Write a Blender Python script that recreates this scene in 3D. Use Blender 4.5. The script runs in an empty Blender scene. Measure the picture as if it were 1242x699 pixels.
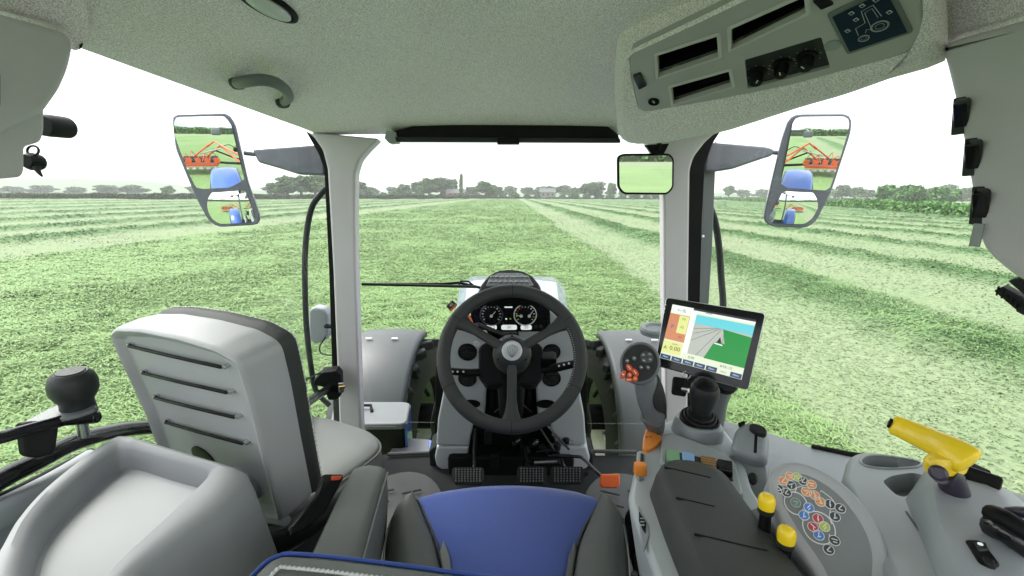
import bpy, bmesh, math, random
import numpy as np
from mathutils import Vector, Matrix, noise as mnoise
random.seed(7)
rad = math.radians
SC = bpy.context.scene
COL = SC.collection

# ---------------------------------------------------------------- camera
CAM_H = 2.65                      # eye height above the field
PITCH, ROLL, FPX = 12.2, 0.35, 521.0
CX, CY = 621.0, 349.5
cam_data = bpy.data.cameras.new("camera")
cam = bpy.data.objects.new("camera", cam_data)
COL.objects.link(cam)
cam_data.sensor_width = 36.0
cam_data.lens = 36.0 * FPX / 1242.0
cam_data.clip_start = 0.02
cam_data.clip_end = 5000
RC = Matrix.Rotation(rad(90 - PITCH), 3, 'X') @ Matrix.Rotation(rad(ROLL), 3, 'Z')
cam.matrix_world = Matrix.Translation((0, 0, CAM_H)) @ RC.to_4x4()
SC.camera = cam

# ---------------------------------------------------------------- light (bright overcast)
SUN_EL, SUN_AZ = 52.0, -60.0      # azimuth measured from +Y towards +X
world = bpy.data.worlds.new("World")
SC.world = world
world.use_nodes = True
wn, wl = world.node_tree.nodes, world.node_tree.links
wn.clear()
w_out = wn.new('ShaderNodeOutputWorld')
w_bg = wn.new('ShaderNodeBackground')
w_sky = wn.new('ShaderNodeTexSky')
w_sky.sky_type = 'NISHITA'
w_sky.sun_disc = False
w_sky.sun_elevation = rad(SUN_EL)
w_sky.sun_rotation = rad(SUN_AZ)
w_sky.air_density = 1.0
w_sky.dust_density = 3.0
w_hs = wn.new('ShaderNodeHueSaturation')
w_hs.inputs['Saturation'].default_value = 0.30
w_tc = wn.new('ShaderNodeTexCoord')
w_nz = wn.new('ShaderNodeTexNoise')
w_nz.inputs['Scale'].default_value = 2.2
w_nz.inputs['Detail'].default_value = 5
w_rmp = wn.new('ShaderNodeValToRGB')
w_rmp.color_ramp.elements[0].position = 0.30
w_rmp.color_ramp.elements[0].color = (1.7, 1.75, 1.85, 1)
w_rmp.color_ramp.elements[1].position = 0.60
w_rmp.color_ramp.elements[1].color = (7.0, 7.0, 7.1, 1)
w_mix = wn.new('ShaderNodeMixRGB')
w_mix.inputs['Fac'].default_value = 0.72
wl.new(w_tc.outputs['Generated'], w_nz.inputs['Vector'])
wl.new(w_nz.outputs['Fac'], w_rmp.inputs['Fac'])
wl.new(w_sky.outputs['Color'], w_hs.inputs['Color'])
wl.new(w_hs.outputs['Color'], w_mix.inputs['Color1'])
wl.new(w_rmp.outputs['Color'], w_mix.inputs['Color2'])
wl.new(w_mix.outputs['Color'], w_bg.inputs['Color'])
w_bg.inputs['Strength'].default_value = 0.080
wl.new(w_bg.outputs['Background'], w_out.inputs['Surface'])

sun_data = bpy.data.lights.new("sun", 'SUN')
sun_data.energy = 1.0
sun_data.angle = rad(24)
sun_data.color = (1.0, 0.965, 0.91)
sun = bpy.data.objects.new("sun", sun_data)
COL.objects.link(sun)
sdir = Vector((math.sin(rad(SUN_AZ)) * math.cos(rad(SUN_EL)), math.cos(rad(SUN_AZ)) * math.cos(rad(SUN_EL)), math.sin(rad(SUN_EL))))
sun.rotation_euler = sdir.to_track_quat('Z', 'Y').to_euler()
sun.location = (0, 0, 50)

SC.view_settings.view_transform = 'Standard'
SC.view_settings.look = 'None'
SC.view_settings.gamma = 1.0
SC.view_settings.use_curve_mapping = False
SC.view_settings.exposure = 2.42
SC.render.engine = 'CYCLES'
SC.cycles.max_bounces = 8
SC.cycles.diffuse_bounces = 4
SC.cycles.transparent_max_bounces = 12
SC.cycles.use_denoising = True

# ---------------------------------------------------------------- tagging
def tag(o, label=None, cat=None, group=None, kind=None):
    if label: o['label'] = label
    if cat: o['category'] = cat
    if group: o['group'] = group
    if kind: o['kind'] = kind
    return o

def thing(name, loc, label, cat, group=None):
    o = bpy.data.objects.new(name, None)
    o.empty_display_size = 0.05
    COL.objects.link(o)
    o.location = loc
    return tag(o, label, cat, group)

def link(name, me, m=None, parent=None, wn_mod=False, sharp=38):
    """link a mesh whose vertices are in world coordinates, under a thing or a part"""
    o = bpy.data.objects.new(name, me)
    COL.objects.link(o)
    if m is not None and len(me.materials) == 0:
        me.materials.append(m)
    if parent is not None:
        o.parent = parent
        if parent.type == 'EMPTY' and not parent.get('_loc'):
            o.location = -parent.location
    for p in me.polygons: p.use_smooth = True
    me.set_sharp_from_angle(angle=rad(sharp))
    if wn_mod:
        w = o.modifiers.new('wn', 'WEIGHTED_NORMAL'); w.keep_sharp = True
    return o

def bm_obj(name, bm, m, parent=None, wn_mod=True, sharp=38, recalc=True):
    bmesh.ops.remove_doubles(bm, verts=bm.verts, dist=2e-6)
    if recalc: bmesh.ops.recalc_face_normals(bm, faces=bm.faces)
    me = bpy.data.meshes.new(name)
    bm.to_mesh(me); bm.free()
    return link(name, me, m, parent, wn_mod, sharp)

def copy_tree(o, parent=None):
    c = o.copy(); COL.objects.link(c)
    c.parent = parent
    for ch in list(o.children): copy_tree(ch, c)
    return c

# ---------------------------------------------------------------- surveying: camera rays onto real planes
def ray(px, py):
    return RC @ Vector(((px - CX) / FPX, -(py - CY) / FPX, -1.0))

def PY(px, py, Y):
    d = ray(px, py); return Vector((0, 0, CAM_H)) + d * (Y / d.y)

def PX(px, py, X):
    d = ray(px, py); return Vector((0, 0, CAM_H)) + d * (X / d.x)

def PZ(px, py, z):
    d = ray(px, py); return Vector((0, 0, CAM_H)) + d * (z / d.z)

def PD(px, py, t):
    return Vector((0, 0, CAM_H)) + ray(px, py) * t

def plane3(a, b, c):
    n = (b - a).cross(c - a).normalized()
    if n.dot(Vector((0, 0, CAM_H)) - a) < 0: n = -n
    return (a, n)

def HP(px, py, pl):
    d = ray(px, py); a, n = pl
    t = (a - Vector((0, 0, CAM_H))).dot(n) / d.dot(n)
    return Vector((0, 0, CAM_H)) + d * t

def ring_on(pts, pl):
    return [HP(x, y, pl) for x, y in pts]

# ---------------------------------------------------------------- curves
def spl(pts, n=None, closed=False, sub=6):
    """Catmull-Rom through pts (Vectors or tuples)"""
    P = [Vector(p) for p in pts]; m = len(P); out = []
    segs = m if closed else m - 1
    for i in range(segs):
        if closed: a, b, c, d = P[i - 1], P[i], P[(i + 1) % m], P[(i + 2) % m]
        else: a, b, c, d = P[max(i - 1, 0)], P[i], P[i + 1], P[min(i + 2, m - 1)]
        for k in range(sub):
            t = k / sub
            out.append(0.5 * ((2 * b) + (c - a) * t + (2 * a - 5 * b + 4 * c - d) * t * t + (3 * b - a - 3 * c + d) * t ** 3))
    if not closed: out.append(P[-1])
    if n: out = resample(out, n, closed)
    return out

def resample(P, n, closed=False):
    Q = list(P) + ([P[0]] if closed else [])
    L = [0.0]
    for i in range(1, len(Q)): L.append(L[-1] + (Q[i] - Q[i - 1]).length)
    out = []; j = 0
    cnt = n if closed else n - 1
    for k in range(n):
        s = L[-1] * k / cnt
        while j < len(L) - 2 and L[j + 1] < s: j += 1
        seg = L[j + 1] - L[j]
        t = 0 if seg < 1e-12 else min(1, (s - L[j]) / seg)
        out.append(Q[j].lerp(Q[j + 1], t))
    return out

def rp(pts, r, seg=4):
    """round the corners of a closed polygon; r a number or one per corner"""
    P = [Vector(p) for p in pts]; n = len(P); out = []
    for i in range(n):
        ri = r[i] if isinstance(r, (list, tuple)) else r
        a, b, c = P[i - 1], P[i], P[(i + 1) % n]
        if ri <= 0: out.append(b.copy()); continue
        u, v = (a - b), (c - b)
        r1, r2 = min(ri, u.length * .48), min(ri, v.length * .48)
        p, q = b + u.normalized() * r1, b + v.normalized() * r2
        for k in range(seg + 1):
            t = k / seg
            out.append(p * (1 - t) ** 2 + b * 2 * t * (1 - t) + q * t * t)
    return out

# ---------------------------------------------------------------- mesh builders
def add_loft(bm, rings, closed=True, cap0=True, cap1=True):
    V = [[bm.verts.new(p) for p in r] for r in rings]
    n = len(V[0])
    for a, b in zip(V[:-1], V[1:]):
        for i in range(n if closed else n - 1):
            j = (i + 1) % n
            try: bm.faces.new((a[i], a[j], b[j], b[i]))
            except ValueError: pass
    for cap, r_, rev in ((cap0, V[0], True), (cap1, V[-1], False)):
        if not cap: continue
        u = []
        for v in r_:
            if not u or (v.co - u[-1].co).length > 1e-6: u.append(v)
        while len(u) > 3 and (u[0].co - u[-1].co).length < 1e-6: u.pop()
        if len(u) > 2:
            try: bm.faces.new(u[::-1] if rev else u)
            except ValueError: pass
    return V

def newell(P):
    n = Vector((0, 0, 0))
    for i in range(len(P)):
        a, b = P[i], P[(i + 1) % len(P)]
        n += Vector(((a.y - b.y) * (a.z + b.z), (a.z - b.z) * (a.x + b.x), (a.x - b.x) * (a.y + b.y)))
    return n.normalized()

def inset_ring(P, d, n=None):
    """offset a planar ring inwards by d, in small steps, merging edges that would turn over"""
    n = n or newell(P); m = len(P)
    P = [p.copy() for p in P]
    steps = max(1, min(10, int(abs(d) / .003) + 1)); h = d / steps
    for _ in range(steps):
        out = []
        for i in range(m):
            b = P[i]; j = i - 1; k = i + 1; c = 0
            while (P[j % m] - b).length < 1e-6 and c < m: j -= 1; c += 1
            c = 0
            while (P[k % m] - b).length < 1e-6 and c < m: k += 1; c += 1
            n1 = n.cross((b - P[j % m]).normalized()); n2 = n.cross((P[k % m] - b).normalized())
            s = n1 + n2
            if s.length < 1e-5: s = n1
            s.normalize(); out.append(b + s * (h / max(s.dot(n1), .45)))
        for _r in range(6):
            bad = False
            for i in range(m):
                a, b = out[i], out[(i + 1) % m]; e = P[(i + 1) % m] - P[i]
                if e.length > 1e-6 and (b - a).length > 1e-7 and (b - a).dot(e) < 0:
                    mid = (a + b) / 2; bad = True
                    for k in (i, (i + 1) % m):
                        src = out[k].copy()
                        for q in range(m):
                            if (out[q] - src).length < 1e-7: out[q] = mid.copy()
            if not bad: break
        P = out
    return P

def add_shell(bm, ring, ext, r=0.004, seg=3, back=True, taper=0.0):
    """solid from a planar outline, pushed along ext, front edge rounded with radius r"""
    n = newell(ring); e = ext.normalized(); L = ext.length
    rings = []
    if r > 0:
        for k in range(seg + 1):
            a = k / seg * math.pi / 2
            rings.append([p + e * (r * (1 - math.cos(a))) for p in inset_ring(ring, r * (1 - math.sin(a)), n)])
    else: rings.append([p.copy() for p in ring])
    rings.append([p + e * L for p in inset_ring(ring, -taper, n)])
    return add_loft(bm, rings, True, True, back)

def shell(name, ring, ext, m, parent=None, r=0.004, seg=3, taper=0.0, sharp=38):
    bm = bmesh.new(); add_shell(bm, ring, ext, r, seg, True, taper)
    return bm_obj(name, bm, m, parent, True, sharp)

def loft(name, rings, m, parent=None, closed=True, cap0=True, cap1=True, sharp=50, wnm=False):
    bm = bmesh.new(); add_loft(bm, rings, closed, cap0, cap1)
    return bm_obj(name, bm, m, parent, wnm, sharp)

def add_tube(bm, path, r, seg=10, cap=True, closed=False, flat=None):
    P = [Vector(p) for p in path]; m = len(P); rings = []
    up = None
    for i in range(m):
        if closed: t = (P[(i + 1) % m] - P[i - 1]).normalized()
        else: t = (P[min(i + 1, m - 1)] - P[max(i - 1, 0)]).normalized()
        if up is None:
            up = Vector((0, 0, 1)) if abs(t.z) < .9 else Vector((0, 1, 0))
        s = t.cross(up).normalized(); up = s.cross(t).normalized()
        ri = r[i] if isinstance(r, (list, tuple)) else r
        f = flat or 1.0
        rings.append([P[i] + (s * math.cos(a) + up * math.sin(a) * f) * ri for a in [2 * math.pi * k / seg for k in range(seg)]])
    if closed:
        rings.append(rings[0]); add_loft(bm, rings, True, False, False)
        bmesh.ops.remove_doubles(bm, verts=bm.verts, dist=1e-6)
    else: add_loft(bm, rings, True, cap, cap)

def tube(name, path, r, m, parent=None, seg=10, sub=0, closed=False, flat=None):
    if sub:
        n0 = len(path); path = spl(path, closed=closed, sub=sub)
        if isinstance(r, (list, tuple)):
            r = [r[min(int(i / sub), n0 - 1)] * (1 - (i / sub) % 1) + r[min(int(i / sub) + 1, n0 - 1)] * ((i / sub) % 1) for i in range(len(path))]
    bm = bmesh.new(); add_tube(bm, path, r, seg, True, closed, flat)
    return bm_obj(name, bm, m, parent, False, 50)

def frame(o, z, up=Vector((0, 0, 1))):
    z = z.normalized(); x = up.cross(z)
    if x.length < 1e-4: x = Vector((1, 0, 0))
    x.normalize(); y = z.cross(x)
    return Matrix(((x.x, y.x, z.x, o.x), (x.y, y.y, z.y, o.y), (x.z, y.z, z.z, o.z), (0, 0, 0, 1)))

def add_lathe(bm, prof, M, seg=24, sx=1.0, sy=1.0):
    """prof: (radius, height) along local z; closes at both ends"""
    rings = []
    for r, h in prof:
        r = max(r, 1e-5)
        rings.append([M @ Vector((r * math.cos(a) * sx, r * math.sin(a) * sy, h)) for a in [2 * math.pi * k / seg for k in range(seg)]])
    add_loft(bm, rings, True, True, True)

def lathe(name, prof, M, m, parent=None, seg=24, sx=1.0, sy=1.0, sharp=38):
    bm = bmesh.new(); add_lathe(bm, prof, M, seg, sx, sy)
    return bm_obj(name, bm, m, parent, False, sharp)

def add_box(bm, M, sx, sy, sz, b=0.0, seg=2):
    n0 = set(bm.verts)
    r = bmesh.ops.create_cube(bm, size=1.0, matrix=M @ Matrix.Diagonal((sx, sy, sz, 1)))
    if b > 0:
        es = list({e for v in r['verts'] for e in v.link_edges})
        bmesh.ops.bevel(bm, geom=es, offset=b, segments=seg, affect='EDGES', profile=.5)

def box(name, M, sx, sy, sz, m, parent=None, b=0.002, seg=2):
    bm = bmesh.new(); add_box(bm, M, sx, sy, sz, b, seg)
    return bm_obj(name, bm, m, parent, True)

def flat(name, ring, m, parent=None, thick=0.0006):
    """thin print lying on a surface: raised by its own small thickness"""
    n = newell(ring)
    if n.dot(Vector((0, 0, CAM_H)) - ring[0]) < 0: n = -n
    bm = bmesh.new()
    add_loft(bm, [[p for p in ring], [p + n * thick for p in ring]], True, True, True)
    return bm_obj(name, bm, m, parent, False, 30)

def annulus(bm, M, r0, r1, h=0.0006, seg=24):
    R = []
    for r, z in ((r0, 0), (r0, h), (r1, h), (r1, 0)):
        R.append([M @ Vector((r * math.cos(2 * math.pi * k / seg), r * math.sin(2 * math.pi * k / seg), z)) for k in range(seg)])
    add_loft(bm, R, True, False, False)

def txt(name, s, M, size, m, parent=None, align='CENTER', depth=0.0002):
    cu = bpy.data.curves.new(name, 'FONT'); cu.body = s; cu.size = size
    cu.align_x = align; cu.align_y = 'CENTER'; cu.extrude = depth; cu.resolution_u = 2
    t = bpy.data.objects.new('tmp_text', cu); COL.objects.link(t)
    dg = bpy.context.evaluated_depsgraph_get(); dg.update()
    me = bpy.data.meshes.new_from_object(t.evaluated_get(dg))
    bpy.data.objects.remove(t); bpy.data.curves.remove(cu)
    me.transform(M); me.name = name
    return link(name, me, m, parent)

def to_cam(p): return (Vector((0, 0, CAM_H)) - p).normalized()

# ---------------------------------------------------------------- materials
def mat(name, col, rough=0.5, metal=0.0, spec=0.5, vary=0.06, vscale=9.0, bump=0.0, bscale=400.0, emit=None, coat=0.0, sheen=0.0, speck=None):
    m = bpy.data.materials.new(name); m.use_nodes = True
    nt = m.node_tree; N, L = nt.nodes, nt.links
    b = N['Principled BSDF']
    b.inputs['Roughness'].default_value = rough
    b.inputs['Metallic'].default_value = metal
    b.inputs['Specular IOR Level'].default_value = spec
    b.inputs['Coat Weight'].default_value = coat
    b.inputs['Sheen Weight'].default_value = sheen
    if emit:
        b.inputs['Emission Color'].default_value = (*emit[0], 1)
        b.inputs['Emission Strength'].default_value = emit[1]
    tc = N.new('ShaderNodeTexCoord')
    if vary > 0:
        nz = N.new('ShaderNodeTexNoise'); nz.inputs['Scale'].default_value = vscale; nz.inputs['Detail'].default_value = 6
        L.new(tc.outputs['Object'], nz.inputs['Vector'])
        r = N.new('ShaderNodeValToRGB')
        r.color_ramp.elements[0].position = .3; r.color_ramp.elements[1].position = .7
        r.color_ramp.elements[0].color = (*[c * (1 - vary) for c in col], 1)
        r.color_ramp.elements[1].color = (*[min(1, c * (1 + vary)) for c in col], 1)
        L.new(nz.outputs['Fac'], r.inputs['Fac'])
        cout = r.outputs['Color']
        if speck:      # (scale, dark multiplier)
            n2 = N.new('ShaderNodeTexNoise'); n2.inputs['Scale'].default_value = speck[0]; n2.inputs['Detail'].default_value = 3
            L.new(tc.outputs['Object'], n2.inputs['Vector'])
            r2 = N.new('ShaderNodeValToRGB')
            r2.color_ramp.elements[0].position = .36; r2.color_ramp.elements[1].position = .62
            r2.color_ramp.elements[0].color = (speck[1],) * 3 + (1,)
            r2.color_ramp.elements[1].color = (speck[2],) * 3 + (1,)
            L.new(n2.outputs['Fac'], r2.inputs['Fac'])
            mx = N.new('ShaderNodeMixRGB'); mx.blend_type = 'MULTIPLY'; mx.inputs['Fac'].default_value = 1
            L.new(cout, mx.inputs['Color1']); L.new(r2.outputs['Color'], mx.inputs['Color2'])
            cout = mx.outputs['Color']
        L.new(cout, b.inputs['Base Color'])
        # gloss varies a little too (handling wear)
        mr = N.new('ShaderNodeMapRange'); mr.inputs['To Min'].default_value = max(0, rough - .06); mr.inputs['To Max'].default_value = min(1, rough + .07)
        L.new(nz.outputs['Fac'], mr.inputs['Value']); L.new(mr.outputs['Result'], b.inputs['Roughness'])
    else: b.inputs['Base Color'].default_value = (*col, 1)
    if bump > 0:
        n3 = N.new('ShaderNodeTexNoise'); n3.inputs['Scale'].default_value = bscale; n3.inputs['Detail'].default_value = 3
        L.new(tc.outputs['Object'], n3.inputs['Vector'])
        bp = N.new('ShaderNodeBump'); bp.inputs['Strength'].default_value = bump; bp.inputs['Distance'].default_value = 0.001
        L.new(n3.outputs['Fac'], bp.inputs['Height']); L.new(bp.outputs['Normal'], b.inputs['Normal'])
    return m

def glass_mat(name, tint=(0.97, 0.985, 0.975), refl=0.012, rough=0.0):
    m = bpy.data.materials.new(name); m.use_nodes = True
    N, L = m.node_tree.nodes, m.node_tree.links; N.clear()
    o = N.new('ShaderNodeOutputMaterial'); t = N.new('ShaderNodeBsdfTransparent'); g = N.new('ShaderNodeBsdfGlossy')
    t.inputs['Color'].default_value = (*tint, 1); g.inputs['Roughness'].default_value = rough
    lw = N.new('ShaderNodeLayerWeight'); lw.inputs['Blend'].default_value = 0.18
    ml = N.new('ShaderNodeMath'); ml.operation = 'MULTIPLY'; ml.inputs[1].default_value = refl * 4
    ml.use_clamp = True
    mx = N.new('ShaderNodeMixShader')
    L.new(lw.outputs['Fresnel'], ml.inputs[0]); L.new(ml.outputs[0], mx.inputs['Fac'])
    L.new(t.outputs[0], mx.inputs[1]); L.new(g.outputs[0], mx.inputs[2]); L.new(mx.outputs[0], o.inputs['Surface'])
    return m

M = {}
M['plastic'] = mat('grey_plastic', (.29, .312, .33), .42, vary=.03, bump=.25, bscale=1400)
M['plastic_light'] = mat('light_plastic', (.28, .30, .315), .36, vary=.03, bump=.2, bscale=1400)
M['plastic_mid'] = mat('mid_plastic', (.13, .145, .15), .45, vary=.04, bump=.3, bscale=1200)
M['plastic_dark'] = mat('dark_grey_plastic', (.04, .044, .046), .45, spec=.35, vary=.08, bump=.35, bscale=1200)
M['plastic_charcoal'] = mat('charcoal_plastic', (.022, .0245, .025), .45, spec=.3, vary=.08, bump=.3, bscale=1100)
M['black'] = mat('black_plastic', (.005, .0055, .006), .5, spec=.15, vary=.1, bump=.15, bscale=900)
M['black_gloss'] = mat('black_gloss', (.008, .008, .009), .12, vary=0)
M['trim'] = mat('brightened_trim_plastic', (.52, .495, .52), .45, vary=.03, bump=.3, bscale=1300)  # same grey plastic, colour lifted to replace light missing under the roof
M['shell_white'] = mat('white_grey_plastic', (.46, .49, .515), .35, vary=.02, bump=.2, bscale=1300)
M['lid'] = mat('lid_plastic', (.13, .14, .145), .5, vary=.06, bump=.3, bscale=600)
M['fascia'] = mat('brightened_fascia_plastic', (.42, .40, .42), .4, vary=.03, bump=.3, bscale=1300)  # grey plastic again, brightened in colour because little light gets up there
M['pad_face'] = mat('keypad_face_plastic', (.21, .225, .23), .45, vary=.03, bump=.2, bscale=900)
M['tray'] = mat('tray_plastic', (.24, .25, .262), .55, vary=.03, bump=.25, bscale=1300)
M['rubber'] = mat('black_rubber', (.010, .011, .011), .7, spec=.3, vary=.15, bump=.5, bscale=500)
M['headliner'] = mat('headliner_fabric', (.84, .765, .82), .95, vary=.04, vscale=3, bump=1.0, bscale=420, speck=(430, .62, 1.22), sheen=.2, spec=.2)
M['leather'] = mat('grey_leather', (.085, .092, .087), .5, vary=.07, vscale=6, bump=.6, bscale=700, spec=.4)
M['leather_dark'] = mat('charcoal_leather', (.034, .038, .037), .6, vary=.08, vscale=6, bump=.6, bscale=700, spec=.4)
M['leather_pale'] = mat('pale_grey_leather', (.14, .148, .145), .5, vary=.05, vscale=5, bump=.55, bscale=700, spec=.4)
M['armpad'] = mat('soft_pad', (.040, .043, .042), .55, vary=.08, bump=.4, bscale=900, spec=.35)
M['blue_cloth'] = mat('blue_cloth', (.030, .072, .34), .85, vary=.07, vscale=14, bump=.8, bscale=900, sheen=.4, speck=(1500, .8, 1.15))
M['blue_paint'] = mat('blue_paint', (.05, .12, .38), .3, vary=.03, coat=.5)
M['bonnet_paint'] = mat('sky_tinted_bonnet_paint', (.15, .18, .30), .25, vary=.04, coat=.8)  # blue bonnet made paler: sky reflection put into the base colour
M['piping'] = mat('blue_piping', (.035, .085, .38), .5, vary=.05)
M['stitch'] = mat('pale_thread', (.55, .57, .56), .8, vary=.1)
M['mat_floor'] = mat('rubber_mat', (.018, .021, .021), .8, spec=.2, vary=.12, vscale=7, bump=.6, bscale=600)
M['mat_light'] = mat('worn_rubber_mat', (.040, .045, .044), .6, vary=.1, bump=.5, bscale=600)
M['orange'] = mat('orange_plastic', (.80, .15, .03), .4, vary=.05)
M['orange_dull'] = mat('orange_button', (.78, .25, .035), .42, vary=.05)
M['red_orange'] = mat('red_button', (.75, .10, .035), .38, vary=.05)
M['yellow'] = mat('yellow_plastic', (.90, .64, .014), .35, vary=.03, coat=.3)
M['steel'] = mat('steel', (.55, .56, .58), .28, metal=1, vary=.06)
M['emblem'] = mat('brushed_emblem', (.50, .52, .54), .35, metal=.2, vary=.04)
M['emblem_line'] = mat('emblem_dark_line', (.10, .11, .12), .4, metal=.2, vary=0)  # dark strokes of the leaf emblem
M['white_print'] = mat('white_print', (.7, .72, .72), .5, vary=0)
M['grey_print'] = mat('grey_print', (.42, .44, .45), .5, vary=0)
M['black_print'] = mat('black_print', (.012, .012, .014), .4, vary=0)
M['brown'] = mat('brown_switch', (.30, .16, .05), .45, vary=.05)
M['green_sw'] = mat('green_switch', (.16, .36, .19), .4, vary=.05)
M['blue_sw'] = mat('blue_switch', (.22, .40, .68), .4, vary=.05)
M['icon_orange'] = mat('icon_orange', (.75, .30, .10), .5, vary=0)
M['icon_blue'] = mat('icon_blue', (.08, .22, .60), .5, vary=0)
M['icon_green'] = mat('icon_green', (.45, .55, .07), .5, vary=0)
M['icon_red'] = mat('icon_red', (.50, .06, .08), .5, vary=0)
M['icon_dark'] = mat('icon_dark', (.06, .065, .07), .5, vary=0)
M['icon_teal'] = mat('icon_teal', (.16, .26, .22), .5, vary=0)
M['purple_dark'] = mat('purple_black_plastic', (.035, .028, .05), .4, vary=.05)
M['smoked'] = mat('smoked_arm_plastic', (.17, .175, .215), .25, vary=.1, vscale=20, coat=.3)
M['fender'] = mat('fender_plastic', (.055, .061, .064), .5, vary=.05, bump=.3, bscale=500)
M['tyre'] = mat('tyre_rubber', (.022, .023, .02), .75, vary=.25, vscale=12, bump=.8, bscale=150)
M['rim'] = mat('wheel_rim', (.30, .34, .24), .5, vary=.15)
M['glass'] = glass_mat('window_glass')
M['mirror'] = mat('mirror_silver', (.93, .95, .95), .0, metal=1, vary=0)
M['lamp_lens'] = mat('lamp_lens', (.60, .63, .63), .18, vary=.03, bump=.9, bscale=500, coat=.5)
M['shell_bright'] = mat('pale_plastic_shell', (.36, .37, .385), .52, vary=.025, bump=.2, bscale=1300)
for nm, c, s in (('scr_cyan', (.12, .50, .56), .55), ('scr_green', (.012, .22, .04), .55), ('scr_grey', (.38, .40, .36), .55), ('scr_white', (.62, .66, .62), .6),
                 ('scr_yellow', (.55, .58, .22), .6), ('scr_orange', (.50, .20, .10), .55), ('scr_navy', (.03, .06, .14), .5), ('scr_pale', (.55, .60, .46), .6),
                 ('lcd', (.50, .54, .52), .6), ('scr_blue', (.06, .10, .40), .5)):
    M[nm] = mat(nm, tuple(v * .35 for v in c), .25, vary=0, emit=(c, s * .42))
M['navy_panel'] = mat('navy_panel', (.006, .018, .045), .5, vary=0, spec=.12)
M['gauge_white'] = mat('gauge_white', (.6, .62, .62), .5, vary=0)
M['gauge_green'] = mat('gauge_green', (.30, .60, .10), .5, vary=0)
M['gauge_red'] = mat('gauge_red', (.65, .06, .04), .5, vary=0)
# ================================================================ the field
rng = np.random.default_rng(11)
TAB = rng.random((256, 256))
def vn(x, y):
    x = np.asarray(x, float); y = np.asarray(y, float)
    xi = np.floor(x).astype(int); yi = np.floor(y).astype(int)
    fx = x - xi; fy = y - yi
    fx = fx * fx * (3 - 2 * fx); fy = fy * fy * (3 - 2 * fy)
    a = TAB[xi & 255, yi & 255]; b = TAB[(xi + 1) & 255, yi & 255]
    c = TAB[xi & 255, (yi + 1) & 255]; d = TAB[(xi + 1) & 255, (yi + 1) & 255]
    return (a * (1 - fx) + b * fx) * (1 - fy) + (c * (1 - fx) + d * fx) * fy

SWATHS = [(8.7 + 6.95 * k, 1.4 if k == 0 else 1.2) for k in range(0, 22)] + [(-27.5, 1.5), (-36, 1.8), (-47, 2.3), (-61, 3.0), (-78, 3.8), (-100, 5), (-130, 7), (-170, 9)]
def zones(x, y):
    xw = x + .55 * (vn(y * .11, x * .03 + 5) - .5) + .35 * (vn(y * .9 + 9, x * .6) - .5) + .35 * (vn(y * 2.9 + 9, x * 2.1) - .5)
    s = np.zeros_like(xw)
    for c, w in SWATHS:
        s = np.maximum(s, np.clip(1.45 * np.exp(-((xw - c) / w) ** 2) - .2, 0, 1))
    s = s * (.75 + .5 * vn(x * .7 + 31, y * .35))
    t = np.clip((xw + 20.8) / 1.0, 0, 1) * np.clip((4.0 - xw) / .5 + .5, 0, 1)
    return np.clip(s, 0, 1), t

def height(x, y, s, t):
    h = .22 * s * (.5 + .9 * vn(x * 1.6, y * 1.2)) + t * .07 * vn(x * 2.1, y * 3.1) + t * .03 * vn(x * 5 + 3, y * 6)
    return h + .02 * vn(x * 4, y * 4)

def coord_axis(segs):
    out = []
    for a, b, n in segs: out += list(np.linspace(a, b, n, endpoint=False))
    out.append(segs[-1][1]); return np.array(out)

gx = coord_axis([(-900, -200, 14), (-200, -60, 280), (-60, -25, 120), (-25, 0, 60), (0, 30, 150), (30, 60, 110), (60, 160, 260), (160, 900, 14)])
gy = np.concatenate([np.linspace(-120, 2, 50, endpoint=False), np.geomspace(2, 340, 300), np.array([420, 600, 900, 1400, 2000])])
X, Y = np.meshgrid(gx, gy)
S, T = zones(X, Y)
inside = (Y < 330) & (Y > -60)
S = S * inside; T = T * inside
Z = height(X, Y, S, T)
far = np.clip((Y - 330) / 400, 0, 1)
Z = Z - far * 1.0
nx, ny = len(gx), len(gy)
co = np.stack([X, Y, Z], -1).reshape(-1, 3).astype(np.float32)
idx = np.arange(nx * ny).reshape(ny, nx)
q = np.stack([idx[:-1, :-1], idx[:-1, 1:], idx[1:, 1:], idx[1:, :-1]], -1).reshape(-1, 4)
def np_mesh(name, co, faces, k):
    me = bpy.data.meshes.new(name)
    me.vertices.add(len(co)); me.vertices.foreach_set('co', co.ravel())
    me.loops.add(faces.size); me.loops.foreach_set('vertex_index', faces.ravel().astype(np.int32))
    me.polygons.add(len(faces)); me.polygons.foreach_set('loop_start', np.arange(0, faces.size, k, dtype=np.int32))
    me.update(calc_edges=True)
    return me
fm = np_mesh('field', co, q, 4)
ca = fm.color_attributes.new('zone', 'FLOAT_COLOR', 'POINT')
zc = np.zeros((nx * ny, 4), np.float32); zc[:, 0] = S.ravel(); zc[:, 1] = T.ravel(); zc[:, 2] = far.ravel(); zc[:, 3] = 1
ca.data.foreach_set('color', zc.ravel())

def mixrgb(N, L, a, b, f, mode='MIX'):
    m = N.new('ShaderNodeMixRGB'); m.blend_type = mode
    for s, v in ((m.inputs['Color1'], a), (m.inputs['Color2'], b), (m.inputs['Fac'], f)):
        if isinstance(v, (int, float)): s.default_value = v
        elif isinstance(v, tuple): s.default_value = (*v, 1)
        else: L.new(v, s)
    return m.outputs['Color']

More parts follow.
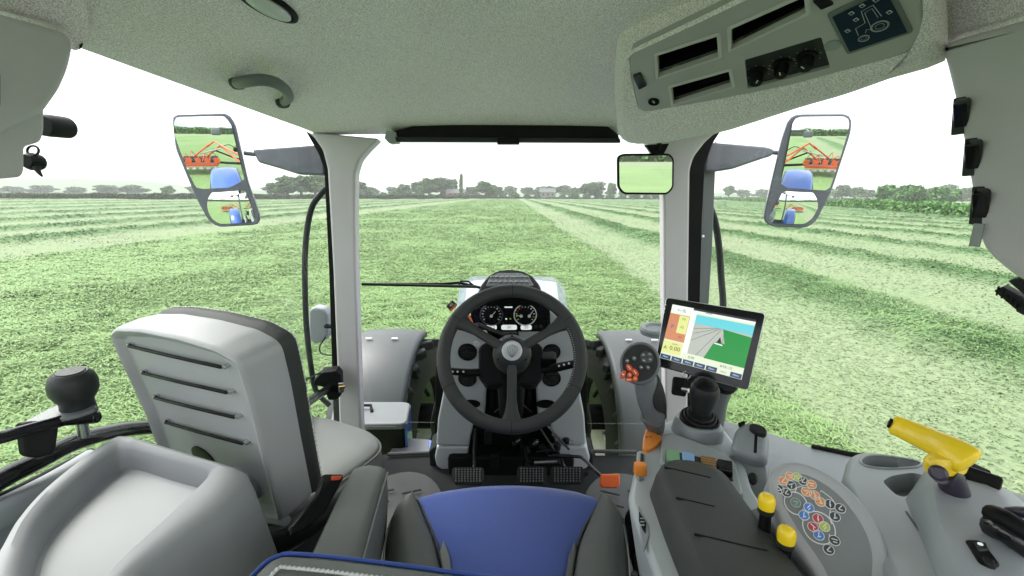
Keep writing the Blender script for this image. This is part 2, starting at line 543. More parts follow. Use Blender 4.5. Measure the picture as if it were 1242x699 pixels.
def field_mat():
    m = bpy.data.materials.new('mown_grass'); m.use_nodes = True
    N, L = m.node_tree.nodes, m.node_tree.links; b = N['Principled BSDF']
    b.inputs['Roughness'].default_value = .85; b.inputs['Specular IOR Level'].default_value = .2
    at = N.new('ShaderNodeAttribute'); at.attribute_name = 'zone'
    sp = N.new('ShaderNodeSeparateColor'); L.new(at.outputs['Color'], sp.inputs['Color'])
    tc = N.new('ShaderNodeTexCoord')
    def nz(scale, det=6, vec=(1, 1, 1), lo=.35, hi=.65):
        mp = N.new('ShaderNodeMapping'); mp.inputs['Scale'].default_value = vec
        n = N.new('ShaderNodeTexNoise'); n.inputs['Scale'].default_value = scale; n.inputs['Detail'].default_value = det
        L.new(tc.outputs['Object'], mp.inputs['Vector']); L.new(mp.outputs[0], n.inputs['Vector'])
        r = N.new('ShaderNodeMapRange'); r.inputs['From Min'].default_value = lo; r.inputs['From Max'].default_value = hi
        L.new(n.outputs['Fac'], r.inputs['Value']); return r.outputs['Result']
    fine, mid, big, streak = nz(7, 8), nz(1.4, 6), nz(.12, 4), nz(1.6, 6, (1, .22, 1))
    stub = mixrgb(N, L, (.225, .29, .16), (.18, .26, .13), streak)
    stub = mixrgb(N, L, stub, (.24, .28, .175), big)
    stub = mixrgb(N, L, stub, mixrgb(N, L, stub, .72, 1, 'MULTIPLY') if False else (.19, .245, .135), fine)
    ted = mixrgb(N, L, (.140, .230, .088), (.180, .272, .108), mid)
    ted = mixrgb(N, L, ted, (.125, .212, .08), fine)
    ted = mixrgb(N, L, ted, (.19, .285, .12), big)
    sw = mixrgb(N, L, (.065, .145, .055), (.10, .19, .075), fine)
    c = mixrgb(N, L, stub, ted, sp.outputs[1]); c = mixrgb(N, L, c, sw, sp.outputs[0])
    c = mixrgb(N, L, c, (.13, .22, .085), sp.outputs[2])
    L.new(c, b.inputs['Base Color'])
    bp = N.new('ShaderNodeBump'); bp.inputs['Strength'].default_value = .8; bp.inputs['Distance'].default_value = .05
    L.new(fine, bp.inputs['Height']); L.new(bp.outputs['Normal'], b.inputs['Normal'])
    return m
M['field'] = field_mat()
fo = bpy.data.objects.new('field', fm); COL.objects.link(fo); fm.materials.append(M['field'])
for p in fm.polygons: p.use_smooth = True
tag(fo, kind='structure')

# cut grass: single blades lying in tufts, thick near the tractor, thinning out with distance
def blades(n, rmin, rmax, az, power, seedn):
    g = np.random.default_rng(seedn)
    u = g.random(n)
    r = rmin * (rmax / rmin) ** (u ** power)
    a = (g.random(n) - .5) * 2 * az
    x = r * np.sin(a); y = r * np.cos(a)
    keep = ~((np.abs(x) < 1.0) & (y < 4.0))
    x, y, r = x[keep], y[keep], r[keep]; n = len(x)
    s, t = zones(x, y)
    # stubble carries few loose blades
    k2 = g.random(n) < (.28 + .72 * np.maximum(s, t))
    x, y, r, s, t = x[k2], y[k2], r[k2], s[k2], t[k2]; n = len(x)
    z = height(x, y, s, t) - .01 + g.random(n) * (.02 + .08 * s + .025 * t)
    flow = vn(x * .35, y * .35) * 5 + vn(x * 1.9 + 40, y * 1.9) * 3
    th = flow + g.normal(0, .95, n)
    el = g.uniform(.0, .5, n) * (.6 + .5 * vn(x * 2, y * 2))
    ln = g.uniform(.05, .15, n) * (.7 + .025 * np.minimum(r, 60) + .006 * np.maximum(r - 60, 0)) * (.7 + .5 * np.maximum(s, t))
    w = (.0018 + .00095 * r) * g.uniform(.6, 1.3, n)
    dx, dy, dz = np.cos(th) * np.cos(el), np.sin(th) * np.cos(el), np.sin(el)
    sx, sy = -np.sin(th), np.cos(th)
    base = np.stack([x, y, z], -1)
    p0 = base + np.stack([sx * w, sy * w, np.zeros(n)], -1)
    p1 = base - np.stack([sx * w, sy * w, np.zeros(n)], -1)
    mid = base + np.stack([dx * ln * .6, dy * ln * .6, dz * ln * .6 + .01], -1)
    tip = base + np.stack([dx * ln, dy * ln, dz * ln * .55], -1)
    m0 = mid + np.stack([sx * w * .8, sy * w * .8, np.zeros(n)], -1)
    m1 = mid - np.stack([sx * w * .8, sy * w * .8, np.zeros(n)], -1)
    co = np.stack([p0, p1, m1, m0, tip], 1).reshape(-1, 3).astype(np.float32)
    i = np.arange(n)[:, None] * 5
    f = np.concatenate([i + [0, 1, 2], i + [0, 2, 3], i + [3, 2, 4]], 0)
    # colour per blade: green hay, pale dried, deep green
    c0 = np.array([.155, .255, .092]); c1 = np.array([.220, .320, .130]); c2 = np.array([.118, .212, .078]); c3 = np.array([.29, .31, .20])
    k = g.random(n)[:, None] * .75 + .25 * vn(x * .5, y * .5)[:, None]
    c = c0 * (1 - k) + c1 * k
    dk = (g.random(n) < (.10 + .55 * s))[:, None]; c = np.where(dk, c2 * (1 - k) + c0 * k, c)
    open_ = (1 - np.maximum(s, t))[:, None]
    pale = np.array([.188, .270, .115]) * (1 - k) + np.array([.225, .29, .165]) * k
    c = c * (1 - open_ * .85) + pale * open_ * .85
    st = (g.random(n) < (.04 + .07 * open_[:, 0]))[:, None]; c = np.where(st, c3 * (.7 + .4 * k), c)
    f_ = np.clip(r / 50, .30, .88)[:, None]
    mean = pale * open_ + (1 - open_) * (np.array([.170, .270, .108]) * (1 - s[:, None]) + np.array([.082, .168, .056]) * s[:, None])
    c = c * (1 - f_) + mean * f_
    cc = np.ones((n, 5, 4), np.float32); cc[:, :, :3] = c[:, None, :]
    return co, f, cc.reshape(-1, 4)
def blade_mat():
    m = bpy.data.materials.new('grass_blades'); m.use_nodes = True
    N, L = m.node_tree.nodes, m.node_tree.links; b = N['Principled BSDF']
    at = N.new('ShaderNodeAttribute'); at.attribute_name = 'tone'
    L.new(at.outputs['Color'], b.inputs['Base Color'])
    b.inputs['Roughness'].default_value = .7; b.inputs['Specular IOR Level'].default_value = .15
    ge = N.new('ShaderNodeNewGeometry'); sc_ = N.new('ShaderNodeVectorMath'); sc_.operation = 'SCALE'; sc_.inputs['Scale'].default_value = .55
    ad = N.new('ShaderNodeVectorMath'); ad.inputs[1].default_value = (0, 0, 1); no = N.new('ShaderNodeVectorMath'); no.operation = 'NORMALIZE'
    L.new(ge.outputs['Normal'], sc_.inputs[0]); L.new(sc_.outputs[0], ad.inputs[0]); L.new(ad.outputs[0], no.inputs[0]); L.new(no.outputs[0], b.inputs['Normal'])
    return m
M['blades'] = blade_mat()
co, f, cc = blades(720000, 2.6, 300, rad(64), 1.0, 3)
gm = np_mesh('cut_grass', co, f, 3)
ga = gm.color_attributes.new('tone', 'FLOAT_COLOR', 'POINT'); ga.data.foreach_set('color', cc.ravel())
gm.materials.append(M['blades'])
go = bpy.data.objects.new('cut_grass', gm); COL.objects.link(go)
tag(go, 'loose cut green grass lying over the mown field around the tractor', 'grass', kind='stuff')

# ================================================================ hills, hedges, trees, far houses
def leaf_mat(name, a, b_, c):
    m = bpy.data.materials.new(name); m.use_nodes = True
    N, L = m.node_tree.nodes, m.node_tree.links; b = N['Principled BSDF']
    at = N.new('ShaderNodeAttribute'); at.attribute_name = 'tone'
    r = N.new('ShaderNodeValToRGB'); e = r.color_ramp.elements
    e[0].position = 0; e[0].color = (*a, 1); e[1].position = 1; e[1].color = (*c, 1)
    k = e.new(.5); k.color = (*b_, 1)
    L.new(at.outputs['Fac'], r.inputs['Fac']); L.new(r.outputs['Color'], b.inputs['Base Color'])
    b.inputs['Roughness'].default_value = .7; b.inputs['Specular IOR Level'].default_value = .2
    return m
M['leaf_a'] = leaf_mat('tree_leaves', (.05, .11, .035), (.09, .17, .05), (.14, .24, .08))
M['leaf_b'] = leaf_mat('hedge_leaves', (.05, .12, .035), (.10, .22, .06), (.16, .32, .09))
M['leaf_c'] = leaf_mat('grey_green_leaves', (.06, .11, .05), (.095, .16, .065), (.14, .21, .085))
M['leaf_d'] = leaf_mat('dark_hedge_leaves', (.04, .06, .03), (.065, .09, .045), (.10, .13, .065))
M['bark'] = mat('bark', (.09, .075, .06), .9, vary=.2, vscale=3)
M['hill'] = mat('hill_grass', (.10, .16, .07), .9, vary=.3, vscale=.02)

def leaf_mesh(name, pts, size, g, m, tone):
    n = len(pts)
    a = g.normal(0, 1, (n, 3)); a /= np.linalg.norm(a, axis=1)[:, None]
    b = g.normal(0, 1, (n, 3)); b -= a * (a * b).sum(1)[:, None]; b /= np.linalg.norm(b, axis=1)[:, None]
    s = size * g.uniform(.5, 1.3, n)[:, None]
    co = np.stack([pts + a * s, pts + b * s * .7, pts - a * s, pts - b * s * .7], 1).reshape(-1, 3).astype(np.float32)
    f = np.arange(n * 4).reshape(n, 4)
    me = np_mesh(name, co, f, 4)
    at = me.attributes.new('tone', 'FLOAT', 'POINT'); at.data.foreach_set('value', np.repeat(tone, 4).astype(np.float32))
    me.materials.append(m); return me

def crown_mesh(name, seedn, h, w, m, n=1500, poplar=False, base=.18):
    g = np.random.default_rng(seedn)
    k = 5 if poplar else 16
    pts = []; tone = []
    for i in range(k):
        if poplar:
            zc = h * (.2 + .75 * i / (k - 1)); c = np.array([g.normal(0, w * .05), g.normal(0, w * .05), zc]); rr = w * .5 * (1 - .35 * i / (k - 1)); rz = h * .16
        else:
            u = g.uniform(0, 1); an = g.uniform(0, 6.28)
            zc = h * (base + .14 + (.72 - base) * u); ro = w * .36 * math.sqrt(max(0, 1 - (u - .3) ** 2 * 1.8)) * g.uniform(.3, 1)
            c = np.array([math.cos(an) * ro, math.sin(an) * ro, zc]); rr = w * g.uniform(.15, .26); rz = h * g.uniform(.10, .17)
        q = g.normal(0, 1, (n // k, 3)); q /= np.linalg.norm(q, axis=1)[:, None]
        q *= (g.random(n // k) ** .4)[:, None]
        pts.append(c + q * [rr, rr, rz]); tone.append(np.clip(g.normal(g.uniform(.3, .7), .22, n // k), 0, 1))
    return leaf_mesh(name, np.concatenate(pts), w * .055 if not poplar else w * .16, g, m, np.concatenate(tone))

def trunk_mesh(name, h, w, seedn):
    g = random.Random(seedn); bm = bmesh.new()
    add_tube(bm, [(0, 0, -.2), (.05 * w * g.uniform(-1, 1), 0, h * .3), (0, .03 * w, h * .7)], [w * .045, w * .032, w * .012], 7)
    for i in range(5):
        an = g.uniform(0, 6.28); z0 = h * g.uniform(.22, .5)
        add_tube(bm, [(0, 0, z0), (math.cos(an) * w * .15, math.sin(an) * w * .15, z0 + h * .1), (math.cos(an) * w * .3, math.sin(an) * w * .3, z0 + h * .22)], [w * .02, w * .014, w * .005], 5)
    me = bpy.data.meshes.new(name); bm.to_mesh(me); bm.free(); me.materials.append(M['bark'])
    return me

KINDS = []
for i in range(4): KINDS.append((crown_mesh('crown', 20 + i, 10, 9.5, M['leaf_a'] if i % 2 else M['leaf_c'], 2600), trunk_mesh('trunk', 10, 9.5, i)))
POPLAR = (crown_mesh('crown', 50, 10, 2.6, M['leaf_a'], 1500, True), trunk_mesh('trunk', 10, 3.5, 9))
BUSH = (crown_mesh('crown', 61, 10, 14, M['leaf_b'], 3600, base=.02), trunk_mesh('trunk', 6, 8, 12))
LOWBUSH = (crown_mesh('crown', 62, 10, 17, M['leaf_c'], 2600, base=-.05), trunk_mesh('trunk', 5, 8, 13))

def plant(px, dist, h, wf, kind, label, cat='tree', group=None, name='tree', z=0.0, rot=0):
    d = ray(px, 240); x = d.x / d.y * dist
    o = thing(name, (x, dist, z), label, cat, group)
    o['_loc'] = 1
    for nm, me in (('crown', kind[0]), ('trunk', kind[1])):
        c = bpy.data.objects.new(nm, me); COL.objects.link(c); c.parent = o
    s = h / 10.0 * (1.12 if cat == 'tree' else 1.1)
    o.scale = (s * wf, s * wf, s); o.rotation_euler.z = rot
    del o['_loc']
    return o
rt = random.Random(5)
FARLAB = 'hazy grey-green tree in the row along the far end of the field'
GF = 'hazy trees along the far field edge'
# the row that closes the field, left to right: photo column, distance, height, width factor
row = [(437, 330, 11.5, .95), (452, 430, 9, 1.2), (476, 480, 10, 1.4), (492, 360, 9.5, 1.2), (508, 350, 12.5, 1.1), (521, 345, 14, 1.0), (534, 345, 14.5, 1.0), (547, 350, 13, .9),
       (572, 420, 10, 1.2), (589, 335, 12, 1.1), (603, 400, 9.5, 1.1), (618, 480, 11, 1.3), (640, 470, 11, 1.2), (655, 500, 12, 1.2),
       (668, 400, 10, 1.2), (684, 470, 12, 1.3), (697, 420, 10, 1.1), (711, 360, 12, 1.0), (724, 350, 12.5, 1.1), (742, 380, 12, .7), (758, 380, 10, 1.1), (775, 360, 9, 1.2), (793, 400, 10, 1.3),
       (350, 260, 11.5, 1.1), (367, 255, 12.5, 1.1), (384, 260, 13, 1.1), (333, 290, 9, 1.2), (398, 280, 11, 1.0), (415, 320, 10, 1.1),
       (205, 300, 7, .9), (130, 420, 9, 2.0), (165, 430, 9, 2.0), (95, 440, 8, 2.0), (20, 460, 8, 2.2), (55, 450, 9, 2.0), (240, 460, 9, 2.0), (290, 470, 8.5, 2.0),
       (884, 420, 12, .7), (900, 520, 10, 1.8), (925, 520, 10, 1.8), (960, 520, 10, 1.8), (1005, 470, 11, 1.2), (1022, 300, 10, .8), (1037, 330, 9, 1.1), (1052, 340, 8.5, 1.2), (1168, 300, 9, 1.3), (1190, 280, 9, 1.4), (1150, 330, 11, 1.2), (1215, 300, 9, 1.3)]
ORD = ['first', 'second', 'third', 'fourth', 'fifth', 'sixth', 'seventh', 'eighth', 'ninth', 'tenth', 'eleventh', 'twelfth', 'thirteenth', 'fourteenth']
ZON = [(-999, 200, 'left of the left wing mirror'), (200, 330, 'behind the left wing mirror'), (330, 432, 'by the left windscreen pillar'), (432, 515, 'starting the row right of the left pillar'), (515, 570, 'in the tall clump before the poplar'),
       (570, 630, 'just right of the poplar'), (630, 700, 'around the pale farmhouse'), (700, 800, 'left of the interior mirror'), (800, 950, 'right of the right pillar'), (950, 1040, 'under the right wing mirror'), (1040, 1300, 'at the far right')]
def placed(items, what):
    """label per item from its zone and its order from the left within it"""
    cnt = {}; out = {}
    for px, key in sorted((it[0], i) for i, it in enumerate(items)):
        z = next(k for k, v in enumerate(ZON) if v[0] <= px < v[1]); cnt[z] = cnt.get(z, 0) + 1
        out[key] = '%s from left of the %s %s' % (ORD[cnt[z] - 1], what, ZON[z][2])
    return out
lab_ = placed(row, 'hazy far trees')
for i, (px, ds, h, wf) in enumerate(row):
    plant(px, ds, h, wf * 1.35, KINDS[i % 4], lab_[i], 'tree', GF, rot=rt.uniform(0, 6))
plant(559.5, 330, 14.5, .8, POPLAR, 'tall narrow poplar standing up above the far tree row, ahead of the wheel', name='poplar_tree')
BL = ['leftmost, tallest of the big round green bushes behind the right hedge', 'second of the big round green bushes behind the right hedge', 'third of the big round green bushes behind the right hedge', 'rightmost, lowest of the big round green bushes behind the right hedge']
for i, (px, ds, h, wf) in enumerate([(1085, 165, 8.2, 1.0), (1106, 160, 8.0, 1.0), (1128, 165, 7.4, 1.0), (1148, 175, 7.0, 1.0)]):
    plant(px, ds, h, wf, BUSH, BL[i], 'bush', 'round bushes behind the right hedge', 'bush', rot=i * 1.3)
scr = [(436 + i * 14.5, 325 + rt.uniform(0, 30), rt.uniform(3.2, 5.5), 1.1) for i in range(26)]
lab_ = placed(scr, 'low scrub bushes')
for i, (px, ds, h, wf) in enumerate(scr):
    plant(px, ds, h, wf, LOWBUSH, lab_[i], 'bush', 'scrub along the far field edge', 'scrub_bush', rot=rt.uniform(0, 6))

def hedge(name, pts, h, w, m, label, n, size):
    g = np.random.default_rng(len(pts) * 7 + int(h * 10))
    P = np.array(pts, float); seg = np.diff(P, axis=0); L = np.linalg.norm(seg, axis=1); cum = np.concatenate([[0], np.cumsum(L)])
    # more leaves where the hedge is close
    u = g.random(n) ** 1.0 * cum[-1]
    k = np.clip(np.searchsorted(cum, u) - 1, 0, len(L) - 1); t = (u - cum[k]) / L[k]
    c = P[k] + seg[k] * t[:, None]
    nrm = np.stack([-seg[k][:, 1], seg[k][:, 0]], -1) / L[k][:, None]
    off = g.uniform(-.5, .5, n) * w
    hh = h * (.8 + .35 * vn(u * .25, u * 0 + 3))
    zz = g.random(n) ** .75 * hh
    xy = c + nrm * off[:, None]
    tone = np.clip(g.normal(.5, .2, n) + .3 * (vn(u * .5, zz) - .5), 0, 1)
    me = leaf_mesh('leaves', np.stack([xy[:, 0], xy[:, 1], zz], -1), size, g, m, tone)
    o = thing(name, (pts[0][0], pts[0][1], 0), label, 'hedge')
    a = bpy.data.objects.new('leaves', me); COL.objects.link(a); a.parent = o; a.location = -o.location
    a['kind'] = 'stuff'
    bm = bmesh.new()
    for i in range(len(pts) - 1):
        p, q_ = Vector((*pts[i], 0)), Vector((*pts[i + 1], 0)); nn = Vector((-(q_ - p).y, (q_ - p).x, 0)).normalized() * w * .3
        add_loft(bm, [[p - nn, p + nn, p + nn + Vector((0, 0, h * .62)), p - nn + Vector((0, 0, h * .62))], [q_ - nn, q_ + nn, q_ + nn + Vector((0, 0, h * .62)), q_ - nn + Vector((0, 0, h * .62))]])
    bm_obj('branches', bm, M['twigs'], o)
    return o
M['twigs'] = mat('hedge_twigs', (.045, .065, .03), .9, vary=.3, vscale=1)
hedge('right_hedge'.replace('right_', 'boundary_'), [(44, 20), (62, 58), (90, 122), (136, 270), (160, 330)], 1.9, 2.2, M['leaf_b'], 'bright green hedge running away along the right side of the field', 30000, .32)
hedge('boundary_hedge', [(-330, 176), (-150, 186), (-70, 250), (-20, 320)], 2.3, 2.5, M['leaf_d'], 'dark clipped hedge across the field on the left', 30000, .4)
hedge('boundary_hedge', [(-60, 334), (60, 336), (160, 332)], 1.3, 2.0, M['leaf_d'], 'low dark hedge along the far end of the field, straight ahead', 9000, .4)
hedge('boundary_hedge', [(-150, -78), (0, -80), (150, -76)], 3.6, 3.0, M['leaf_b'], 'tall green hedge behind the tractor, seen only in the mirrors', 26000, .4)
hedge('boundary_hedge', [(140, 390), (400, 330)], 2.2, 2.5, M['leaf_a'], 'thin dark hedge line in the farther field on the right', 6000, .6)
hedge('boundary_hedge', [(-420, 330), (-60, 420)], 2.5, 2.5, M['leaf_a'], 'thin grey hedge line in the farther field on the left', 8000, .6)

def hill(name, pts, y, depth):
    bm = bmesh.new(); P = spl([Vector((x, y, z)) for x, z in pts], sub=8)
    rows = [[Vector((p.x, y - depth * .5, -1)) for p in P], [Vector((p.x, y - depth * .2, p.z * .6)) for p in P], [p for p in P], [Vector((p.x, y + depth, -1)) for p in P]]
    add_loft(bm, rows, False, False, False)
    o = bm_obj(name, bm, M['hill'], None, False); tag(o, kind='structure')
hill('hills', [(-1500, 12), (-1150, 27), (-950, 30), (-760, 27), (-640, 14), (-400, 9), (0, 8), (300, 9), (620, 10), (900, 14), (1300, 10)], 900, 400)

M['brick_far'] = mat('far_brick', (.28, .17, .13), .8, vary=.1)
M['render_far'] = mat('far_render', (.20, .20, .18), .8, vary=.05)
M['slate'] = mat('slate', (.13, .13, .14), .7, vary=.1)
M['pane'] = mat('dark_pane', (.03, .035, .04), .2, vary=0)
def house(px, dist, w, h, m, label):
    d = ray(px, 240); x = d.x / d.y * dist
    o = thing('farmhouse', (x, dist, 0), label, 'house')
    bm = bmesh.new(); add_box(bm, Matrix.Translation((x, dist, h / 2)), w, 8, h); bm_obj('wall', bm, m, o)
    bm = bmesh.new()
    add_loft(bm, [[Vector((x + sx * (w / 2 + .3), dist - 4.4, h)), Vector((x + sx * (w / 2 + .3), dist + 4.4, h)), Vector((x + sx * (w / 2 + .3), dist, h + 3))] for sx in (-1, 1)])
    r = bm_obj('roof', bm, M['slate'], o)
    box('chimney', Matrix.Translation((x + w * .35, dist, h + 3)), 1, 1, 2, m, r, 0)
    for k in range(3):
        box('window', Matrix.Translation((x + (k - 1) * w * .3, dist - 4.03, h * .65)), 1.3, .12, 1.4, M['pane'], o, 0)
house(664, 345, 12, 5, M['render_far'], 'small pale farmhouse among the far trees, just right of centre')
house(553, 342, 14, 4, M['brick_far'], 'low brick farm building at the foot of the poplar')
house(983, 300, 12, 4.5, M['render_far'], 'small pale house seen in the distance right of the right wing mirror')

M['galv'] = mat('galvanised_steel', (.45, .46, .47), .5, metal=.6, vary=.05)
def pylon(px, dist, h, label):
    d = ray(px, 240); x = d.x / d.y * dist
    o = thing('electricity_pylon', (x, dist, 0), label, 'pylon')
    bm = bmesh.new(); lv = [0, .25, .45, .6, .72, .82, .91, 1.0]
    def corner(t, i):
        w = h * .11 * (1 - t) ** 1.2 + h * .014
        return Vector((x + (w if i in (1, 2) else -w), dist + (w if i > 1 else -w), h * t))
    for a, b in zip(lv[:-1], lv[1:]):
        for i in range(4):
            j = (i + 1) % 4
            add_tube(bm, [corner(a, i), corner(b, i)], .16, 4); add_tube(bm, [corner(a, i), corner(b, j)], .11, 4); add_tube(bm, [corner(a, j), corner(b, i)], .11, 4)
    bm_obj('lattice_tower', bm, M['galv'], o, False)
    for t, w in ((.72, .16), (.82, .2), (.92, .14)):
        bm = bmesh.new(); add_tube(bm, [Vector((x - h * w, dist, h * t)), Vector((x, dist, h * t + h * .03)), Vector((x + h * w, dist, h * t))], .16, 4); add_tube(bm, [Vector((x - h * w, dist, h * t)), Vector((x + h * w, dist, h * t))], .14, 4)
        bm_obj('cross_arm', bm, M['galv'], o, False)
pylon(86, 560, 46, 'hazy steel electricity pylon on the skyline at the far left')

# pale air between here and the far trees
hz = bmesh.new(); add_box(hz, Matrix.Translation((0, 500, 30.5)), 3400, 2400, 66)
hm = bpy.data.materials.new('haze'); hm.use_nodes = True
N, L = hm.node_tree.nodes, hm.node_tree.links; N.clear()
ho = N.new('ShaderNodeOutputMaterial'); hv = N.new('ShaderNodeVolumePrincipled')
hv.inputs['Color'].default_value = (.97, .985, 1.0, 1); hv.inputs['Density'].default_value = .0005; hv.inputs['Anisotropy'].default_value = 0.0
L.new(hv.outputs[0], ho.inputs['Volume'])
hob = bm_obj('haze', hz, hm, None, False); tag(hob, 'pale spring haze hanging over the whole field', 'haze', kind='stuff')
# ================================================================ cab structure
ORG = Vector((0, 0, CAM_H))
FLOOR = -1.08
def vec(x, y, z): return Vector((x, y, z))

# ---- headliner: domed fabric roof lining, lower along its edges
def roof_z(x, y):
    yy = min(max((y - .55) / 1.05, 0), 1)
    c = .375 - .16 * yy ** 1.6
    e = .262 - .055 * min(max((y - .8) / .78, 0), 1)
    hw = roof_hw(y)
    t = min(abs(x) / hw, 1)
    return c + (e - c) * t ** 2.6
def roof_hw(y): return .80 - .115 * min(max((y - .8) / .78, -.3), 1.05)
bm = bmesh.new(); rows = []
ys = [-.35 + i * .05 for i in range(39)] + [1.585, 1.60]
for y in ys:
    row_ = []
    hw = roof_hw(y)
    for i in range(41):
        u = -1 + i / 20
        x = u * hw
        z = roof_z(x, y)
        if y > 1.5: z -= .004 * ((y - 1.5) / .1) ** 2
        row_.append(vec(x, y, z) + ORG)
    # lip turned up outside
    row_ = [row_[0] + vec(-.025, 0, .07), row_[0] + vec(-.022, 0, .02), row_[0] + vec(-.010, 0, .004)] + row_ + [row_[-1] + vec(.010, 0, .004), row_[-1] + vec(.022, 0, .02), row_[-1] + vec(.025, 0, .07)]
    rows.append(row_)
add_loft(bm, rows, False, False, False)
head = bm_obj('headliner', bm, M['headliner'], None, False, 60); tag(head, kind='structure')
def roof_hit(px, py, gap=0.0):
    d = ray(px, py); t = .3
    while t < 3:
        p = d * t
        if p.z >= roof_z(p.x, p.y) - gap: break
        t += .002
    return p + ORG
def roof_n(p):
    e = .02; x, y = p.x, p.y
    return vec((roof_z(x + e, y) - roof_z(x - e, y)) / (2 * e), (roof_z(x, y + e) - roof_z(x, y - e)) / (2 * e), -1).normalized()
# outer roof skin
bm = bmesh.new()
add_shell(bm, rp([vec(-.86, -.45, .54) + ORG, vec(.86, -.45, .54) + ORG, vec(.76, 1.68, .50) + ORG, vec(-.76, 1.68, .50) + ORG], .08), vec(0, 0, -.22), .03, 4)
# hollow it: keep only the upper shell
bm.normal_update()
bmesh.ops.delete(bm, geom=[f for f in bm.faces if f.calc_center_median().z < CAM_H + .34 and abs(f.normal.z) > .9], context='FACES')
o = bm_obj('cab_roof', bm, M['bonnet_paint'], None, False); tag(o, kind='structure')

# ---- floor mat
fl = [vec(-1.0, -.35, FLOOR), vec(1.0, -.35, FLOOR), vec(.95, 1.25, FLOOR), vec(.56, 1.64, FLOOR), vec(-.56, 1.64, FLOOR), vec(-1.0, 1.25, FLOOR)]
cabfloor = shell('cab_floor', rp([p + ORG for p in fl], .05), vec(0, 0, -.06), M['mat_floor'], None, .006); tag(cabfloor, kind='structure')
# rims of the mat where it turns up at the front
for a, b in (((470, 556), (526, 554)), ((714, 552), (772, 553))):
    p, q = PZ(*a, FLOOR), PZ(*b, FLOOR)
    t = tube('mat_rim', [p + vec(0, .01, .012), q + vec(0, .01, .012)], .008, M['mat_light'], cabfloor)
for cx_, sgn in ((-.40, 1), (.42, -1)):      # raised step pad with its slots
    c = vec(cx_, 1.26, FLOOR + .002) + ORG
    ring = [c + vec(.17 * math.cos(a), .24 * math.sin(a), 0) for a in [2 * math.pi * k / 32 for k in range(32)]]
    pad = shell('raised_mat_pad', ring, vec(0, 0, -.012), M['mat_light'], cabfloor, .003)
    pad.location = vec(0, 0, .012)
    for k in range(5):
        for j in (0, 1):
            box('groove', Matrix.Translation(c + vec(-.06 + j * .10, -.14 + k * .062, .0115)) @ Matrix.Rotation(.35 * sgn, 4, 'Z'), .07, .008, .003, M['rubber'], pad, .001)
# ---- firewall and lower front
fw = [vec(-.24, 1.68, -.63), vec(.24, 1.68, -.63), vec(.315, 1.68, -.70), vec(.335, 1.68, FLOOR), vec(-.335, 1.68, FLOOR), vec(-.315, 1.68, -.70)]
o = shell('firewall', [p + ORG for p in fw], vec(0, .05, 0), M['black'], None, .004); tag(o, kind='structure')

# ---- pillars
def pillar(name, px, Ya, Yb, ext, m, r=.008, parent=None):
    a, b, c = PY(620, 170, Ya), PY(700, 170, Ya), PY(620, 520, Yb)
    return shell(name, rp(ring_on(px, plane3(a, b, c)), .012, 3), ext, m, parent, r, 4)
lp = thing('windscreen_pillar', PY(420, 540, 1.6), 'pale grey pillar left of the steering wheel, flaring out under the roof lining', 'pillar')
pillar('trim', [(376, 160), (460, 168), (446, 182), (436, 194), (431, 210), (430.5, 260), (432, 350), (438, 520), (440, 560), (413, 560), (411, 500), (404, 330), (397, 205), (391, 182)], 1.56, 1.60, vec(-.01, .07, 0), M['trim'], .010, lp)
pillar('rubber_seal', [(370, 158), (392, 176), (398, 205), (405, 330), (413, 560), (406, 560), (399, 330), (393, 205), (386, 186)], 1.60, 1.64, vec(-.01, .09, 0), M['black'], .003, lp)
rpz = thing('windscreen_pillar', PY(820, 540, 1.6), 'pale grey pillar with a broad black edge, right of the steering wheel and behind the tablet', 'pillar')
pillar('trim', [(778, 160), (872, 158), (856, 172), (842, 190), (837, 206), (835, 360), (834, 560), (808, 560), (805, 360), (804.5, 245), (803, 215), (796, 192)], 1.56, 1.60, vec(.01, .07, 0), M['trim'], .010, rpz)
pillar('rubber_seal', [(866, 158), (880, 150), (864, 175), (855, 200), (852, 260), (849, 370), (846, 560), (832, 560), (834, 360), (836, 206), (842, 190)], 1.60, 1.64, vec(.01, .09, 0), M['black'], .003, rpz)
pillar('outer_channel', [(852, 185), (870, 170), (868, 200), (864, 300), (859, 380), (862, 560), (846, 560), (849, 370), (852, 260)], 1.70, 1.74, vec(.01, .05, 0), M['plastic_mid'], .004, rpz)
lathe('bolt_head', [(0, 0), (.005, 0), (.005, .003), (0, .004)], frame(PY(852.5, 287, 1.62), vec(0, -1, .1)), M['steel'], rpz, 10)

# ---- glass: windscreen and side panes (clear, faintly reflecting)
def pane(name, ring, ext, label):
    o = shell(name, ring, ext, M['glass'], None, 0); tag(o, label, 'window glass'); return o
pane('windscreen', [vec(-.60, 1.72, -.98) + ORG, vec(.60, 1.72, -.98) + ORG, vec(.66, 1.69, .20) + ORG, vec(-.66, 1.69, .20) + ORG], vec(0, .006, 0), 'large clear windscreen ahead of the steering wheel')
pane('door_glass', [vec(-.93, .25, -.62) + ORG, vec(-.70, 1.63, -.98) + ORG, vec(-.72, 1.60, .20) + ORG, vec(-.855, .3, .26) + ORG], vec(-.006, -.001, 0), 'clear glass of the left cab door, beside the folding seat')
pane('side_window', [vec(1.0, .25, -.55) + ORG, vec(.74, 1.60, -.98) + ORG, vec(.74, 1.60, .20) + ORG, vec(.855, .3, .26) + ORG][::-1], vec(.006, -.001, 0), 'clear right side window above the control console')

